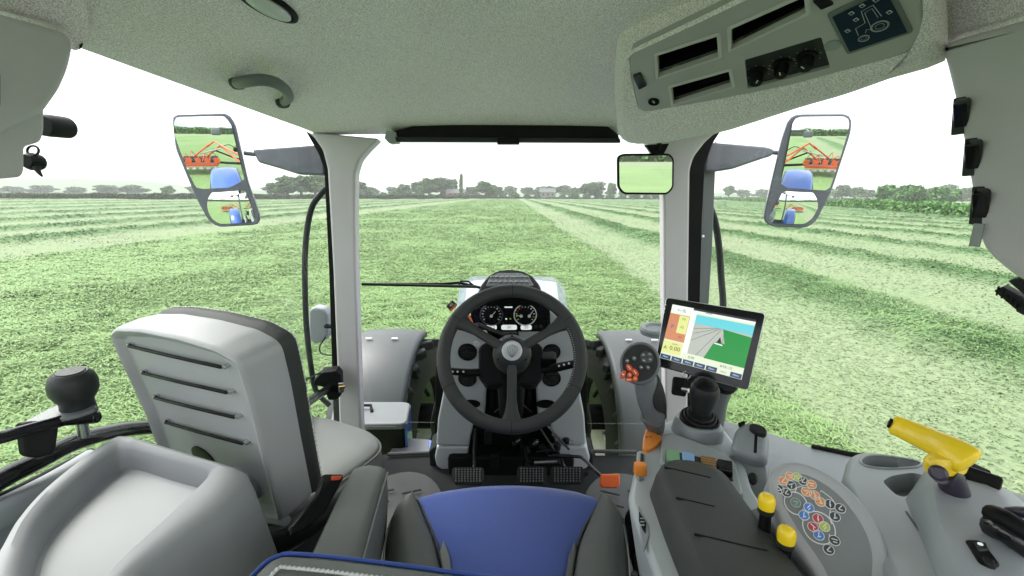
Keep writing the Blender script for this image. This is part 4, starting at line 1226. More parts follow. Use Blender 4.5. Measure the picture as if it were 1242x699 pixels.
# rear mudguards (met in the wing mirrors) and rear wheels
def rear_guard(s, label):
    bm = bmesh.new(); rings = []
    for k in range(15):
        a = rad(5 + 150 * k / 14); y = -1.0 + 1.02 * math.cos(a); z = -1.65 + 1.02 * math.sin(a)
        nrm_ = vec(0, math.cos(a), math.sin(a))
        rings.append([vec(s * x, y, z) + nrm_ * h_ + ORG for x, h_ in ((.95, .0), (1.0, .04), (1.2, .05), (1.42, .04), (1.47, .0), (1.48, -.08))])
    add_loft(bm, rings, False, False, False)
    f = bm_obj('rear_mudguard', bm, M['blue_paint'], bn, False, 60); f['label'] = label; sd = f.modifiers.new('thick', 'SOLIDIFY'); sd.thickness = .02; sd.offset = 0
    F = frame(vec(s * 1.25, -1.0, -1.7) + ORG, vec(s, 0, 0))
    w = lathe('rear_wheel', [(.5, -.3), (.85, -.3), (.93, -.24), (.945, 0), (.93, .24), (.85, .3), (.5, .3)], F, M['tyre'], bn, 48)
    lathe('rim', [(0, .1), (.3, .1), (.45, .2), (.5, .25), (.5, -.2), (0, -.2)], F, M['rim'], w, 32)
rear_guard(-1, 'big blue rear mudguard on the left, seen in the left wing mirror')
rear_guard(1, 'big blue rear mudguard on the right, seen in the right wing mirror')
M['mower_orange'] = mat('mower_orange', (.50, .09, .03), .35, vary=.1, vscale=6)
def mower(s, label):
    o = thing('mower_unit', vec(s * 2.6, -8.0, 0), label, 'mower')
    box('cutter_bar', Matrix.Translation((s * 3.2, -8.2, .60)), 2.6, .8, .16, M['mower_orange'], o, .03)
    for k in range(6):
        lathe('cutter_disc', [(.2, 0), (.2, .05), (.05, .12), (0, .12)], frame(vec(s * (2.1 + k * .42), -7.6, .42), vec(0, 0, 1)), M['steel'], o, 12)
    shell('guard_cover', [vec(s * 1.9, -7.9, .85), vec(s * 4.5, -7.9, .85), vec(s * 4.5, -8.9, 1.0), vec(s * 1.9, -8.9, 1.0)], vec(0, 0, -.08), M['rubber'], o, .02)
    for a, b, c in (((.6, -6.4, 1.0), (1.5, -7.2, 1.9), (2.6, -8.0, 1.0)), ((.6, -6.6, 1.4), (1.8, -7.2, 2.15), (3.3, -8.1, 1.1))):
        tube('lift_arm', [vec(s * p[0], p[1], p[2]) for p in (a, b, c)], .055, M['mower_orange'], o, 6)
    for k in range(7):
        tube('tine_arm', [vec(s * (1.9 + k * .4), -8.1, 1.0), vec(s * (2.1 + k * .4), -7.7, 1.55 - .18 * (k % 3)), vec(s * (2.35 + k * .4), -7.5, .9)], .028, M['mower_orange'], o, 5)
    for k in range(5):
        box('guard_plate', Matrix.Translation((s * (1.9 + k * .55), -7.5, .95)) @ Matrix.Rotation(.3 * (k % 2), 4, 'Y'), .34, .05, .30, M['mower_orange'], o, .01)
    tube('hydraulic_ram', [vec(s * .7, -6.6, 1.2), vec(s * 2.0, -7.7, 1.6)], .05, M['black'], o, 8)
    tube('hydraulic_ram', [vec(s * 1.5, -7.1, 1.75), vec(s * 2.8, -7.9, 1.3)], .04, M['steel'], o, 8)
    tube('hose', [vec(s * .5, -6.2, 1.4), vec(s * 1.0, -6.7, 2.0), vec(s * 1.9, -7.6, 1.5)], .02, M['black'], o, 6, 5)
    tube('frame_beam', [vec(s * .3, -6.5, .95), vec(s * 1.9, -7.9, .75)], .08, M['rubber'], o, 6)
mower(-1, 'orange mowing unit with folding arms behind the tractor, seen in the left wing mirror')
mower(1, 'orange mowing unit with folding arms behind the tractor, seen in the right wing mirror')
# rear lamp boom and exhaust seen in the mirrors
for s in (-1, 1):
    o = thing('work_lamp', vec(s * .95, -.35, 2.7), 'work lamp at the %s rear roof corner, seen in the wing mirror' % ('left' if s < 0 else 'right'), 'lamp')
    tube('lamp_arm', [vec(s * .84, -.40, 2.86), vec(s * 1.12, -.42, 2.88)], .02, M['plastic_mid'], o, 8)
    box('lamp_head', Matrix.Translation((s * 1.18, -.40, 2.82)), .14, .10, .10, M['plastic_mid'], o, .02)
    p = tube('cab_rear_post', [vec(s * .86, -.42, 1.5), vec(s * .86, -.42, 2.95)], .035, M['smoked'], None, 10)
    tag(p, '%s rear cab post, seen at the inner edge of the wing mirror' % ('left' if s < 0 else 'right'), 'pillar')
# ================================================================ steering column and dash
dsh = thing('steering_console', vec(0, 1.5, FLOOR + CAM_H), 'pale grey steering console with air vents, dials and two side legs, behind the wheel', 'dashboard')
pd = plane3(PY(560, 352, 1.40), PY(690, 352, 1.40), PY(620, 572, 1.54))
nd = pd[1]
def DP(x, y, d=0.0): return HP(x, y, (pd[0] + nd * d, nd))
up_out = [(588, 372), (600, 366), (644, 366), (656, 372), (672, 380), (684, 390), (693, 398), (699, 408), (702, 440), (704, 480), (709, 505), (711, 540), (671, 541), (668, 515), (652, 503), (651, 466), (589, 466), (588, 503), (574, 515), (569, 541), (529, 541), (531, 510), (537, 480), (541, 440), (545, 408), (551, 398), (560, 390), (574, 380)]
shell('console_housing', rp([DP(*p) for p in up_out], .010, 3), -nd * .14, M['shell_white'], dsh, .008, 4, .004)
for pts in ([(529.5, 542.5), (569, 542.5), (566, 560), (564, 571), (540, 574), (529, 566), (527, 556)], [(671, 542.5), (711, 542.5), (716, 556), (713, 568), (700, 573), (679, 572), (674, 560)]):
    shell('lower_leg_cover', rp([DP(*p) for p in pts], .008, 3), -nd * .14, M['shell_white'], dsh, .010, 4, .004)
for pts in ([(520, 548), (530, 540), (536, 568), (560, 577), (556, 583), (534, 582), (522, 574)], [(720, 552), (712, 545), (708, 568), (682, 576), (686, 583), (706, 582), (719, 575)]):
    shell('floor_boot', rp([DP(*p, -.02) for p in pts], .006, 3), -nd * .09, M['mat_floor'], dsh, .006, 3)
# dark recess behind column
shell('inner_panel', [DP(*p, -.06) for p in ((575, 455), (665, 455), (680, 575), (560, 575))], -nd * .02, M['black'], dsh, .002)
for x in (597, 642): box('inner_rib', frame(DP(x, 480, -.05), nd), .018, .10, .03, M['black_gloss'], dsh, .004)
tube('wiring', [DP(600, 500, -.03), DP(612, 488, -.03), DP(608, 475, -.03)], .0025, M['plastic_mid'], dsh, 6, 4)
tube('wiring', [DP(645, 500, -.03), DP(634, 490, -.03), DP(628, 478, -.03)], .0025, M['plastic_mid'], dsh, 6, 4)
# vents
for x, y, r in ((567, 427, .034), (567, 459, .034), (669, 427, .032), (669, 459, .034)):
    F = frame(DP(x, y, .001), nd)
    v = lathe('air_vent', [(r, -.01), (r, .004), (r * .9, .006), (r * .82, .003), (r * .80, .0012), (0, .0012)], F, M['black'], dsh, 28)
    for k in range(-2, 3):
        box('vent_slat', F @ Matrix.Translation((0, k * r * .30, .003)) @ Matrix.Rotation(.5, 4, 'X'), 2 * r * .8 * math.sqrt(max(.05, 1 - (k * .32) ** 2)), .0025, .009, M['plastic_charcoal'], v, 0)
    lathe('vent_knob', [(r * .2, .001), (r * .2, .008), (0, .009)], F, M['plastic_charcoal'], v, 12)
for x in (571, 662):
    F = frame(DP(x, 490, .001), nd)
    lathe('cup_recess', [(.036, -.002), (.036, .002), (.032, .003), (.030, .0012), (0, .0010)], F, M['black'], dsh, 28, 1, .52)
# instrument pod
pp = plane3(PY(572, 350, 1.33), PY(665, 350, 1.33), PY(618, 405, 1.345)); npd = pp[1]
def IP(x, y, d=0.0): return HP(x, y, (pp[0] + npd * d, npd))
pod = [(574, 403), (570, 396), (571, 372), (577, 361), (596, 356), (642, 356), (660, 361), (667, 373), (668, 396), (664, 403)]
shell('instrument_housing', rp([IP(*p, -.002) for p in pod], .012, 4), -npd * .05, M['black'], dsh, .005, 3)
face = [(577, 400), (574, 394), (575, 374), (580, 365), (597, 360), (641, 360), (657, 365), (663, 375), (664, 394), (661, 400)]
clu = shell('instrument_panel', rp([IP(*p, .001) for p in face], .010, 4), -npd * .004, M['black_gloss'], dsh, .001, 2)
def IF(x, y, d=.0015): return frame(IP(x, y, d), npd)
for gi, (gx_, gy_) in enumerate(((596, 382), (637, 382))):
    b = bmesh.new(); annulus(b, IF(gx_, gy_), .0345, .0375, .002, 36); g = bm_obj('gauge_ring', b, M['steel'] if gi == 0 else M['gauge_white'], clu, False)
    for k in range(13):
        a = rad(215 - 250 * k / 12); F = IF(gx_, gy_, .002) @ Matrix.Rotation(a - math.pi / 2, 4, 'Z') @ Matrix.Translation((0, .0285, 0))
        mm = M['gauge_white']
        if gi: mm = M['gauge_red'] if k in (3, 4) else M['gauge_green'] if k < 3 or k > 10 else M['gauge_white']
        box('gauge_tick', F, .0018 if k % 2 else .003, .006, .0006, mm, g, 0)
    for j, (ox, aa) in enumerate(((0, -.7),) if gi == 0 else ((-.013, 1.4), (.013, -.6))):
        F = IF(gx_, gy_, .003) @ Matrix.Translation((ox, -.004, 0))
        lathe('needle_hub', [(.005, 0), (.005, .003), (0, .003)], F, M['gauge_white'], g, 14)
        box('needle', F @ Matrix.Rotation(aa, 4, 'Z') @ Matrix.Translation((0, .011, .0015)), .0018, .020 if gi == 0 else .013, .001, M['gauge_white'], g, 0)
l = flat('lcd_screen', [IP(x, y, .0018) for x, y in ((612, 363.5), (621.5, 363.5), (621.5, 373.5), (612, 373.5))], M['lcd'], clu)
txt('lcd_text', 'N', IF(616.7, 366.3, .0026), .013, M['black_print'], l); txt('lcd_text', '32.1', IF(616.7, 371.0, .0026), .010, M['black_print'], l)
for x0, x1, s_ in ((589.5, 602.5, '66.2'), (608, 627, '50'), (631.5, 645, '20')):
    r_ = rp([IP(x, y, .0018) for x, y in ((x0, 394.2), (x1, 394.2), (x1, 400.2), (x0, 400.2))], .007, 4)
    l = flat('lcd_window', r_, M['lcd'], clu); txt('lcd_text', s_, IF((x0 + x1) / 2, 397.2, .0026), .014, M['black_print'], l)
for x, y in ((614, 387), (619, 387)): lathe('warning_light', [(.003, 0), (0, .001)], IF(x, y, .0015), M['gauge_green'] if x > 615 else M['lcd'], clu, 10)
for x, y in ((606, 368), (627, 368), (650, 396), (656, 396), (582, 397)): lathe('menu_button', [(.006, 0), (.006, .002), (0, .003)], IF(x, y, .0012), M['plastic_charcoal'], clu, 14)
for x, w in ((588, 20), (648, 20)): box('indicator_bar', IF(x, 364.5, .002), .040, .007, .001, M['plastic_charcoal'], clu, .001)
# keypad hood
ph = plane3(PY(590, 330, 1.42), PY(650, 330, 1.42), PY(620, 352, 1.33)); nh = ph[1]
def HPp(x, y, d=0.): return HP(x, y, (ph[0] + nh * d, nh))
shell('hood', rp([HPp(*p, -.004) for p in ((578, 358), (583, 345), (592, 334), (603, 328), (618, 326), (634, 328), (646, 334), (655, 345), (659, 358))], .012, 4), -nh * .06, M['black'], dsh, .008, 4)
kp = shell('keypad', rp([HPp(*p) for p in ((589, 347), (594, 336), (604, 331), (632, 331), (642, 336), (648, 347)) ], .010, 4), -nh * .01, M['plastic_mid'], dsh, .002, 3)
for r_ in range(2):
    for k in range(8):
        x = 597 + k * 6 + (0 if r_ == 0 else -1 + .3 * (k - 4)); y = 336.2 if r_ == 0 else 342.2
        lathe('key', [(.0068, 0), (.0068, .002), (.005, .003), (0, .003)], frame(HPp(x, y, .0005), nh), M['plastic'], kp, 12, 1, .75)
        box('key_symbol', frame(HPp(x, y, .0038), nh), .005, .004, .0004, M['black_print'], kp, 0)
# small labels left of the hood, switch block under the dials
lb_ = box('warning_sticker', frame(PY(548, 371, 1.40), vec(.3, -1, .3)) @ Matrix.Rotation(.75, 4, 'Z'), .030, .024, .004, M['black_print'], dsh, .001)
box('sticker_band', frame(PY(549.5, 373.5, 1.396), vec(.3, -1, .3)) @ Matrix.Rotation(.75, 4, 'Z'), .030, .007, .004, M['orange'], lb_, .0005)
txt('sticker_text', '40', frame(PY(547.5, 370, 1.394), vec(.3, -1, .3)) @ Matrix.Rotation(.75, 4, 'Z'), .014, M['white_print'], lb_)
box('switch_block', frame(PY(619, 407, 1.33), npd), .055, .022, .02, M['black'], dsh, .003)
for k in (-1, 1): box('column_key', frame(PY(619 + k * 5, 406, 1.317), npd), .016, .012, .006, M['plastic_charcoal'], dsh, .002)

# column cover and stalks
pc = plane3(PY(580, 420, 1.16), PY(660, 420, 1.16), PY(620, 466, 1.20)); nc = pc[1]
cc_ = thing('steering_column', PY(620, 460, 1.25), 'dark steering column cover with a stalk on each side, behind the wheel hub', 'steering column')
shell('column_cover', rp([HP(x, y, pc) for x, y in ((580, 421), (588, 414), (652, 414), (659, 421), (659, 459), (652, 465), (587, 465), (580, 459))], .014, 4), -to_cam(PY(620, 455, 1.16)) * .09 + vec(0, 0, -.03), M['plastic_charcoal'], cc_, .010, 4, -.01)
tube('column_tube', [PY(620, 440, 1.2), PY(620, 500, 1.45)], .045, M['black'], cc_, 16)
st = tube('stalk', [PY(582, 452, 1.17), PY(566, 452, 1.16), PY(543, 450, 1.15)], [.012, .0115, .010], M['black'], cc_, 12, 4)
for x in (549, 555, 562): box('stalk_print', frame(PY(x, 451, 1.143), to_cam(PY(x, 451, 1.14))), .005, .005, .001, M['white_print'], cc_, 0)
tube('stalk', [PY(658, 450, 1.17), PY(675, 446, 1.15), PY(699, 441, 1.13)], [.010, .013, .011], M['black'], cc_, 12, 4)
for x, y in ((678, 444), (684, 442.5), (690, 441)): box('stalk_print', frame(PY(x, y, 1.122), to_cam(PY(x, y, 1.12))), .005, .005, .001, M['white_print'], cc_, 0)
box('stalk_block', frame(PY(665, 436, 1.19), nc), .045, .03, .04, M['black'], cc_, .004)
rv = thing('shuttle_lever', PY(585, 405, 1.2), 'black shuttle lever with an orange tip, upper left behind the wheel rim', 'lever')
shell('lever_arm', rp([HP(x, y, (PY(590, 410, 1.19), nc)) for x, y in ((572, 397), (582, 396), (600, 404), (634, 416), (632, 423), (596, 420), (578, 410))], .006), -nc * .02, M['black'], rv, .004)
shell('lever_tip', rp([HP(x, y, (PY(590, 410, 1.17), nc)) for x, y in ((563, 383), (567, 382), (572, 391), (574, 397), (569, 398), (564, 392))], .003), -nc * .015, M['orange'], rv, .003)
for x, y in ((587, 404), (578, 417)): lathe('badge', [(.010, 0), (.010, .002), (0, .002)], frame(HP(x, y, (PY(590, 410, 1.183), nc)), nc), M['white_print'], rv, 16)

# ---- steering wheel
sw_c = PY(621, 431, 1.085)
sw_n = (to_cam(sw_c) + vec(0, -.0, .24)).normalized()
FS = frame(sw_c, sw_n); RS = .1830
bm = bmesh.new()
add_tube(bm, [FS @ Vector((RS * math.cos(a), RS * math.sin(a), 0)) for a in [2 * math.pi * k / 96 for k in range(96)]], .0185, 20, True, True)
sw = rimo = bm_obj('steering_wheel', bm, M['leather_dark'], dsh, False, 80); sw['label'] = 'black three-spoke steering wheel with a round silver leaf emblem'
for a in (33, 90, 147, 207, 270, 333):      # leather seams
    b = bmesh.new(); c = FS @ Vector((RS * math.cos(rad(a)), RS * math.sin(rad(a)), 0)); t = (FS.to_3x3() @ Vector((-math.sin(rad(a)), math.cos(rad(a)), 0)))
    annulus(b, frame(c - t * .0006, t, sw_n), .0182, .0190, .0012, 20); bm_obj('seam', b, M['black'], rimo, False)
for k in range(26):                          # row of stitches inside the right of the rim
    a = rad(-30 + k * 1.7 * 1.3); c = FS @ Vector(((RS - .0155) * math.cos(a), (RS - .0155) * math.sin(a), .0102))
    box('stitch', frame(c, sw_n, FS.to_3x3() @ Vector((math.cos(a), math.sin(a), 0))), .0016, .0034, .001, M['stitch'], rimo, 0)
def spoke(a, w0, w1, z0=0.012):
    d = Vector((math.cos(rad(a)), math.sin(rad(a)), 0)); s = Vector((-d.y, d.x, 0)); R_ = []
    for r_, w, z, th in ((.028, w0, .022, .010), (.07, w0 * .92, .016, .009), (.115, w0 * .9, .008, .009), (.145, w1, .003, .010), (RS - .004, w1 * 1.7, 0, .013)):
        c = d * r_ + Vector((0, 0, z))
        R_.append([FS @ (c + s * w * x + Vector((0, 0, th * y))) for x, y in ((-1, -.2), (-.85, .8), (-.4, 1), (.4, 1), (.85, .8), (1, -.2), (.7, -1), (-.7, -1))])
    o = loft('spoke', R_, M['leather_dark'], sw, sharp=70)
for a in (33, 147, 270): spoke(a, .0135, .017)
lathe('hub', [(.052, -.03), (.052, 0), (.050, .012), (.044, .024), (.034, .034), (.026, .038), (.024, .0365), (0, .0365)], FS @ Matrix.Translation((0, .004, 0)), M['plastic_charcoal'], sw, 40)
for k in range(6):
    a = rad(90 + 60 * k); lathe('hub_screw', [(.0035, 0), (.0035, .004), (0, .004)], FS @ Matrix.Translation((.041 * math.cos(a), .004 + .041 * math.sin(a), .0235)), M['black'], sw, 8)
FE = FS @ Matrix.Translation((0, .004, .0366))
em = lathe('emblem', [(.0265, 0), (.0265, .0025), (.025, .0035), (.0235, .0025), (.023, .0022), (0, .0022)], FE, M['emblem'], sw, 40)
for k in range(7):                           # stylised leaf veins
    t = -1 + k / 3; P = [FE @ Vector((x, y, .0024)) for x, y in ((t * .002, -.017), (t * .012, -.004), (t * .013 + .002, .008), (t * .009, .018 - abs(t) * .006))]
    tube('leaf_line', P, .0006, M['emblem_line'], sw, 5, 3)

# ---- pedals
def pedal(name, x0, x1, y0, y1, label, arm, Y_=1.33):
    o = thing(name, PY((x0 + x1) / 2, y1, Y_), label, 'pedal')
    a, b, c = PY(x0, y0, Y_ + .02), PY(x1, y0, Y_ + .02), PY(x0, y1, Y_ - .02)
    pl_ = plane3(a, b, c); n_ = pl_[1]
    ring = rp(ring_on([(x0 + 3, y0), (x1 - 1, y0), (x1 + 1, y0 + 3), (x1 + 1, y1 - 4), (x1 - 3, y1), (x0 + 4, y1), (x0, y1 - 5), (x0, y0 + 3)], pl_), .003, 2)
    shell('pedal_pad', ring, -n_ * .014, M['rubber'], o, .002)
    bm = bmesh.new(); W = int((x1 - x0 - 6) / 3.4); H_ = 6
    for i in range(W):
        for j in range(H_):
            p = HP(x0 + 5 + i * (x1 - x0 - 9) / (W - 1), y0 + 2.6 + j * (y1 - y0 - 6) / (H_ - 1), pl_)
            add_lathe(bm, [(.0038, 0), (.0022, .004), (0, .004)], frame(p, n_), 4)
    s_ = bm_obj('grip_studs', bm, M['plastic_mid'], o, False, 20); s_['kind'] = 'stuff'
    for pth_ in arm: tube('pedal_arm', [PY(*p) for p in pth_], .0085, M['black_gloss'], o, 8)
pedal('clutch_pedal', 548, 586, 567, 587, 'black studded clutch pedal, leftmost of the pedals under the wheel', [[(576, 568, 1.36), (576, 545, 1.46), (577, 520, 1.52)]])
pedal('brake_pedal', 627, 662, 566, 587, 'black studded brake pedal, the middle one left of its twin', [[(640, 568, 1.37), (636, 545, 1.46), (632, 520, 1.55)]])
pedal('brake_pedal', 668, 707, 566, 587, 'black studded brake pedal, the one nearest the orange pedal', [[(684, 568, 1.37), (676, 548, 1.45), (668, 520, 1.55)], [(706, 578, 1.34), (712, 574, 1.35)]])
ap = thing('accelerator_pedal', PY(740, 590, 1.3), 'ribbed orange accelerator pedal on a bent black rod', 'pedal')
pa = plane3(PY(728, 575, 1.30), PY(752, 575, 1.30), PY(728, 591, 1.27)); na = pa[1]
shell('pedal_pad', rp(ring_on([(729, 575), (751, 574.5), (752, 577), (752, 589), (749, 591), (731, 591), (728, 587)], pa), .004, 3), -na * .02, M['orange'], ap, .004)
for k in range(8): box('rib', frame(HP(731 + k * 2.7, 583, pa), na), .0025, .030, .005, M['orange'], ap, .001)
tube('pedal_rod', [PY(665, 553, 1.42), PY(700, 554, 1.41), PY(708, 557, 1.40), PY(722, 571, 1.35), PY(732, 580, 1.31)], .006, M['black_gloss'], ap, 8, 4)
# linkage and valve block behind the pedals
vb = thing('pedal_linkage', PY(650, 545, 1.5), 'dark pedal linkage and brake valves under the steering column', 'linkage')
rl_ = random.Random(4)
for k in range(7):
    p = PY(628 + k * 10 + rl_.uniform(-2, 2), 540 + rl_.uniform(-6, 6), 1.47 + rl_.uniform(-.02, .03))
    lathe('valve', [(.012, -.02), (.014, 0), (.009, .008), (.009, .024), (0, .024)], frame(p, vec(rl_.uniform(-.8, .8), -1, rl_.uniform(0, .8))), M['plastic_charcoal'] if k % 2 else M['black_gloss'], vb, 12)
for a, b in (((640, 560), (678, 560)), ((650, 548), (672, 545)), ((632, 566), (632, 532)), ((655, 520), (676, 552)), ((662, 515), (690, 545))):
    tube('link_rod', [PY(*a, 1.44), PY(*b, 1.45)], .005, M['black_gloss'], vb, 6)
tube('pivot_pin', [PY(648, 561, 1.43), PY(676, 560, 1.43)], .007, M['steel'], vb, 8)
for a in ((600, 560), (592, 530)): box('bracket', frame(PY(*a, 1.5), vec(0, -1, .3)), .03, .05, .03, M['black'], vb, .004)
# ================================================================ seats and left side
# ---- folding passenger seat: the back panel stands in a slanted plane facing the tray
TL, TR, BR = PZ(138, 398, -.25), PZ(288, 436, -.25), PZ(340, 632, -.62)
ps = thing('passenger_seat', vec(-.55, 1.0, FLOOR) + ORG, 'folding passenger seat on the left, pale plastic back shell with four black cords', 'seat')
pk = plane3(TL, TR, BR); nk = pk[1]; fk = -nk            # fk: the way the seat faces
back_px = [(131, 405), (138, 398), (168, 399), (213, 408), (260, 422), (284, 436), (292, 446), (305, 490), (322, 560), (341, 634), (300, 625), (245, 605), (212, 590), (196, 560), (174, 500), (141, 430)]
ring = rp(ring_on(back_px, pk), .012, 3)
hs = Vector((0, 0, 1)) - nk * nk.z; hs.normalize()
side = fk.cross(hs).normalized()
ext = fk * .074 - hs * .006
bm = bmesh.new()
# shell: raised rim around a recessed back panel
r_out = ring
rin = inset_ring(ring, .014); cen = sum(ring, Vector()) / len(ring)
sgn = 1 if (rin[0] - cen).length < (ring[0] - cen).length else -1
r_mid = inset_ring(ring, sgn * .006); rin = inset_ring(ring, sgn * .020); rin2 = inset_ring(ring, sgn * .027)
rings = [[p + fk * .014 for p in rin2], [p + fk * .012 for p in rin], [p + fk * .003 for p in inset_ring(ring, sgn * .014)], [p for p in r_mid], [p + fk * .0025 for p in inset_ring(ring, sgn * .0018)], [p + fk * .008 for p in r_out], [p + ext * .55 for p in inset_ring(r_out, -sgn * .004)], [p + ext for p in r_out]]
add_loft(bm, rings, True, True, True)
bm_obj('back_shell', bm, M['shell_bright'], ps, True, 42)
pad = [p + ext * 1.0 for p in inset_ring(ring, sgn * .002)]
bm = bmesh.new(); add_loft(bm, [pad, [p + fk * .012 for p in inset_ring(pad, -sgn * .006)], [p + fk * .026 for p in inset_ring(pad, -sgn * .004)], [p + fk * .038 for p in inset_ring(pad, sgn * .012)], [p + fk * .042 for p in inset_ring(pad, sgn * .03)]], True, True, True)
bk = bm_obj('back_cushion', bm, M['leather_dark'], ps, True, 60)
seam = [p + fk * .027 for p in inset_ring(pad, -sgn * .0052)]
for i in range(0, len(seam) * 3):
    pass
sm = resample(seam, 150, True)
bm = bmesh.new()
for i in range(0, 150):
    a, b = sm[i], sm[(i + 1) % 150]; add_tube(bm, [a.lerp(b, .15), a.lerp(b, .8)], .0011, 4)
st_ = bm_obj('stitching', bm, M['stitch'], bk, False); st_['kind'] = 'stuff'
for (a, b) in (((151, 421), (267, 448)), ((168, 454), (274, 479)), ((183, 484), (283, 509)), ((196, 514), (293, 541))):
    p, q_ = HP(*a, pk) + nk * -.006, HP(*b, pk) + nk * -.006
    c_ = tube('elastic_cord', [p + fk * .006, p.lerp(q_, .02) + nk * .001, p.lerp(q_, .5) + nk * .002, p.lerp(q_, .98) + nk * .001, q_ + fk * .006], .0032, M['black'], ps, 8)
    for e in (p, q_): lathe('eyelet', [(.0045, -.010), (.0045, .0008), (.003, .0014), (0, .0014)], frame(e, nk), M['steel'], c_, 14)
lathe('hinge_hole', [(.032, -.02), (.032, .001), (.029, .0015), (0, .0012)], frame(HP(240, 562, pk) - nk * .0125, nk), M['black'], ps, 28, 1.2, 1)
lathe('hinge_disc', [(.040, -.01), (.040, .012), (.036, .016), (0, .016)], frame(HP(292, 592, pk) - nk * .010, nk), M['plastic'], ps, 28)
F = frame(HP(346, 600, (pk[0] + fk * .045, nk)), (nk * .2 - side * (1 if side.x < 0 else -1)), hs)
sgx = 1 if side.x > 0 else -1
pA = BR + ext * .15 + side * sgx * .002
# hinge cover at the lower right corner of the shell
shell('hinge_cover', rp([pA + side * sgx * .003 + fk * y + hs * z for y, z in ((-.004, .02), (.07, .03), (.075, .09), (.03, .10), (0, .08))], .006), side * sgx * -.012, M['plastic'], ps, .004)
tube('bottom_bar', [HP(245, 607, pk) - hs * .006 + fk * .01, HP(300, 627, pk) - hs * .006 + fk * .01, HP(340, 636, pk) - hs * .004 + fk * .012], .010, M['shell_bright'], ps, 10)
# seat cushion
zc = -.66
cp = [PZ(330, 500, zc), PZ(352, 501, zc), PZ(400, 506, zc), PZ(445, 520, zc), PZ(461, 533, zc), PZ(461, 545, zc), PZ(440, 562, zc), PZ(395, 592, zc), PZ(350, 625, zc), PZ(300, 640, zc), PZ(290, 560, zc)]
cr = rp(cp, .03, 4); zr = Vector((0, 0, 1))
cn = newell(cr); s2 = 1 if (inset_ring(cr, .01)[0] - sum(cr, Vector()) / len(cr)).length < (cr[0] - sum(cr, Vector()) / len(cr)).length else -1
bm = bmesh.new()
add_loft(bm, [[p + zr * .012 for p in inset_ring(cr, s2 * .07)], [p + zr * .009 for p in inset_ring(cr, s2 * .03)], [p for p in inset_ring(cr, s2 * .008)], [p - zr * .008 for p in cr], [p - zr * .045 for p in inset_ring(cr, -s2 * .004)], [p - zr * .09 for p in cr], [p - zr * .10 for p in inset_ring(cr, s2 * .01)]], True, True, True)
cu = bm_obj('seat_cushion', bm, M['leather_pale'], ps, True, 60)
tube('piping', [p - zr * .010 for p in inset_ring(cr, -s2 * .001)], .0028, M['leather'], cu, 6, 0, True)
sm = resample([p - zr * .002 for p in inset_ring(cr, s2 * .009)], 170, True); bm = bmesh.new()
for i in range(170): a, b = sm[i], sm[(i + 1) % 170]; add_tube(bm, [a.lerp(b, .2), a.lerp(b, .8)], .0009, 4)
st_ = bm_obj('stitching', bm, M['leather_dark'], cu, False); st_['kind'] = 'stuff'
shell('seat_base', [p - zr * .10 for p in inset_ring(cr, s2 * .04)], -zr * .30, M['plastic_charcoal'], ps, .004)
# seat belt buckle
bu = thing('seat_belt_buckle', PD(385, 600, 1.0), 'black seat belt buckle with a red-orange button, beside the passenger seat', 'seat belt buckle')
pbk = (PD(392, 595, .80), (to_cam(PD(392, 595, .80)) + vec(.3, 0, .1)).normalized())
shell('buckle_body', rp(ring_on([(394, 575), (416, 575), (417, 580), (396, 620), (374, 640), (350, 652), (352, 640), (385, 600)], pbk), .004), -pbk[1] * .022, M['black_gloss'], bu, .004)
shell('release_button', rp(ring_on([(402, 577.5), (415, 577), (413, 582), (402, 583)], (pbk[0] + pbk[1] * .003, pbk[1])), .002), -pbk[1] * .01, M['red_orange'], bu, .0015)
tube('seat_rail', [PD(290, 665, .74), PD(345, 655, .78), PD(395, 622, .86), PD(430, 590, .95)], .020, M['black'], bu, 10, 4)

# ---- tray console at lower left
tr = thing('tray_console', PD(170, 640, .75), 'pale grey moulded side console with a deep open tray, bottom left corner', 'console')
zt = -.44
o_px = [(150, 529), (170, 533), (230, 551), (280, 566), (291, 575), (262, 612), (215, 650), (165, 690), (110, 745), (40, 790), (-30, 760), (-20, 700), (2, 660), (22, 628), (55, 592), (105, 552), (138, 531)]
i_px = [(150, 542), (168, 544), (205, 555), (245, 566), (253, 573), (232, 595), (195, 630), (155, 668), (105, 722), (60, 755), (22, 730), (20, 700), (28, 665), (40, 635), (68, 600), (112, 563), (138, 545)]
ori = [PZ(x, y, zt) for x, y in o_px]; iri = [PZ(x, y, zt - .002) for x, y in i_px]
N_ = 96
def rs(P): return resample(spl(P, closed=True, sub=8), N_, True)
# keep index pairing by resampling per control point
def spc(P): return spl(P, closed=True, sub=7)
Ro, Ri = spc(ori), spc(iri)
ctr = sum(Ri, Vector()) / len(Ri)
flr = [ctr + (p - ctr) * .95 + vec(0, 0, -.040) for p in Ri]
flr2 = [ctr + (p - ctr) * .90 + vec(0, 0, -.044) for p in Ri]
co2 = sum(Ro, Vector()) / len(Ro)
def bow(p, k, dz):
    d = (p - co2); right = max(0, min(1, (d.x + .02) / .10)); return p + vec(k * right, k * .25 * right, dz)
rings = [flr2, flr, [p.lerp(q, .18) + vec(0, 0, .004) for p, q in zip(flr, Ri)], [p.lerp(q, .85) for p, q in zip(flr, Ri)], [p.lerp(q, .18) + vec(0, 0, .002) for p, q in zip(Ri, Ro)], [p.lerp(q, .5) + vec(0, 0, .005) for p, q in zip(Ri, Ro)], [p.lerp(q, .85) + vec(0, 0, .002) for p, q in zip(Ri, Ro)], [bow(p, .008, -.010) for p in Ro], [bow(p, .016, -.04) for p in Ro], [bow(p, .036, -.16) for p in Ro], [bow(p, .055, -.30) for p in Ro], [bow(p, .055, -.55) for p in Ro]]
loft('tray_shell', rings, M['tray'], tr, True, True, True, 42)
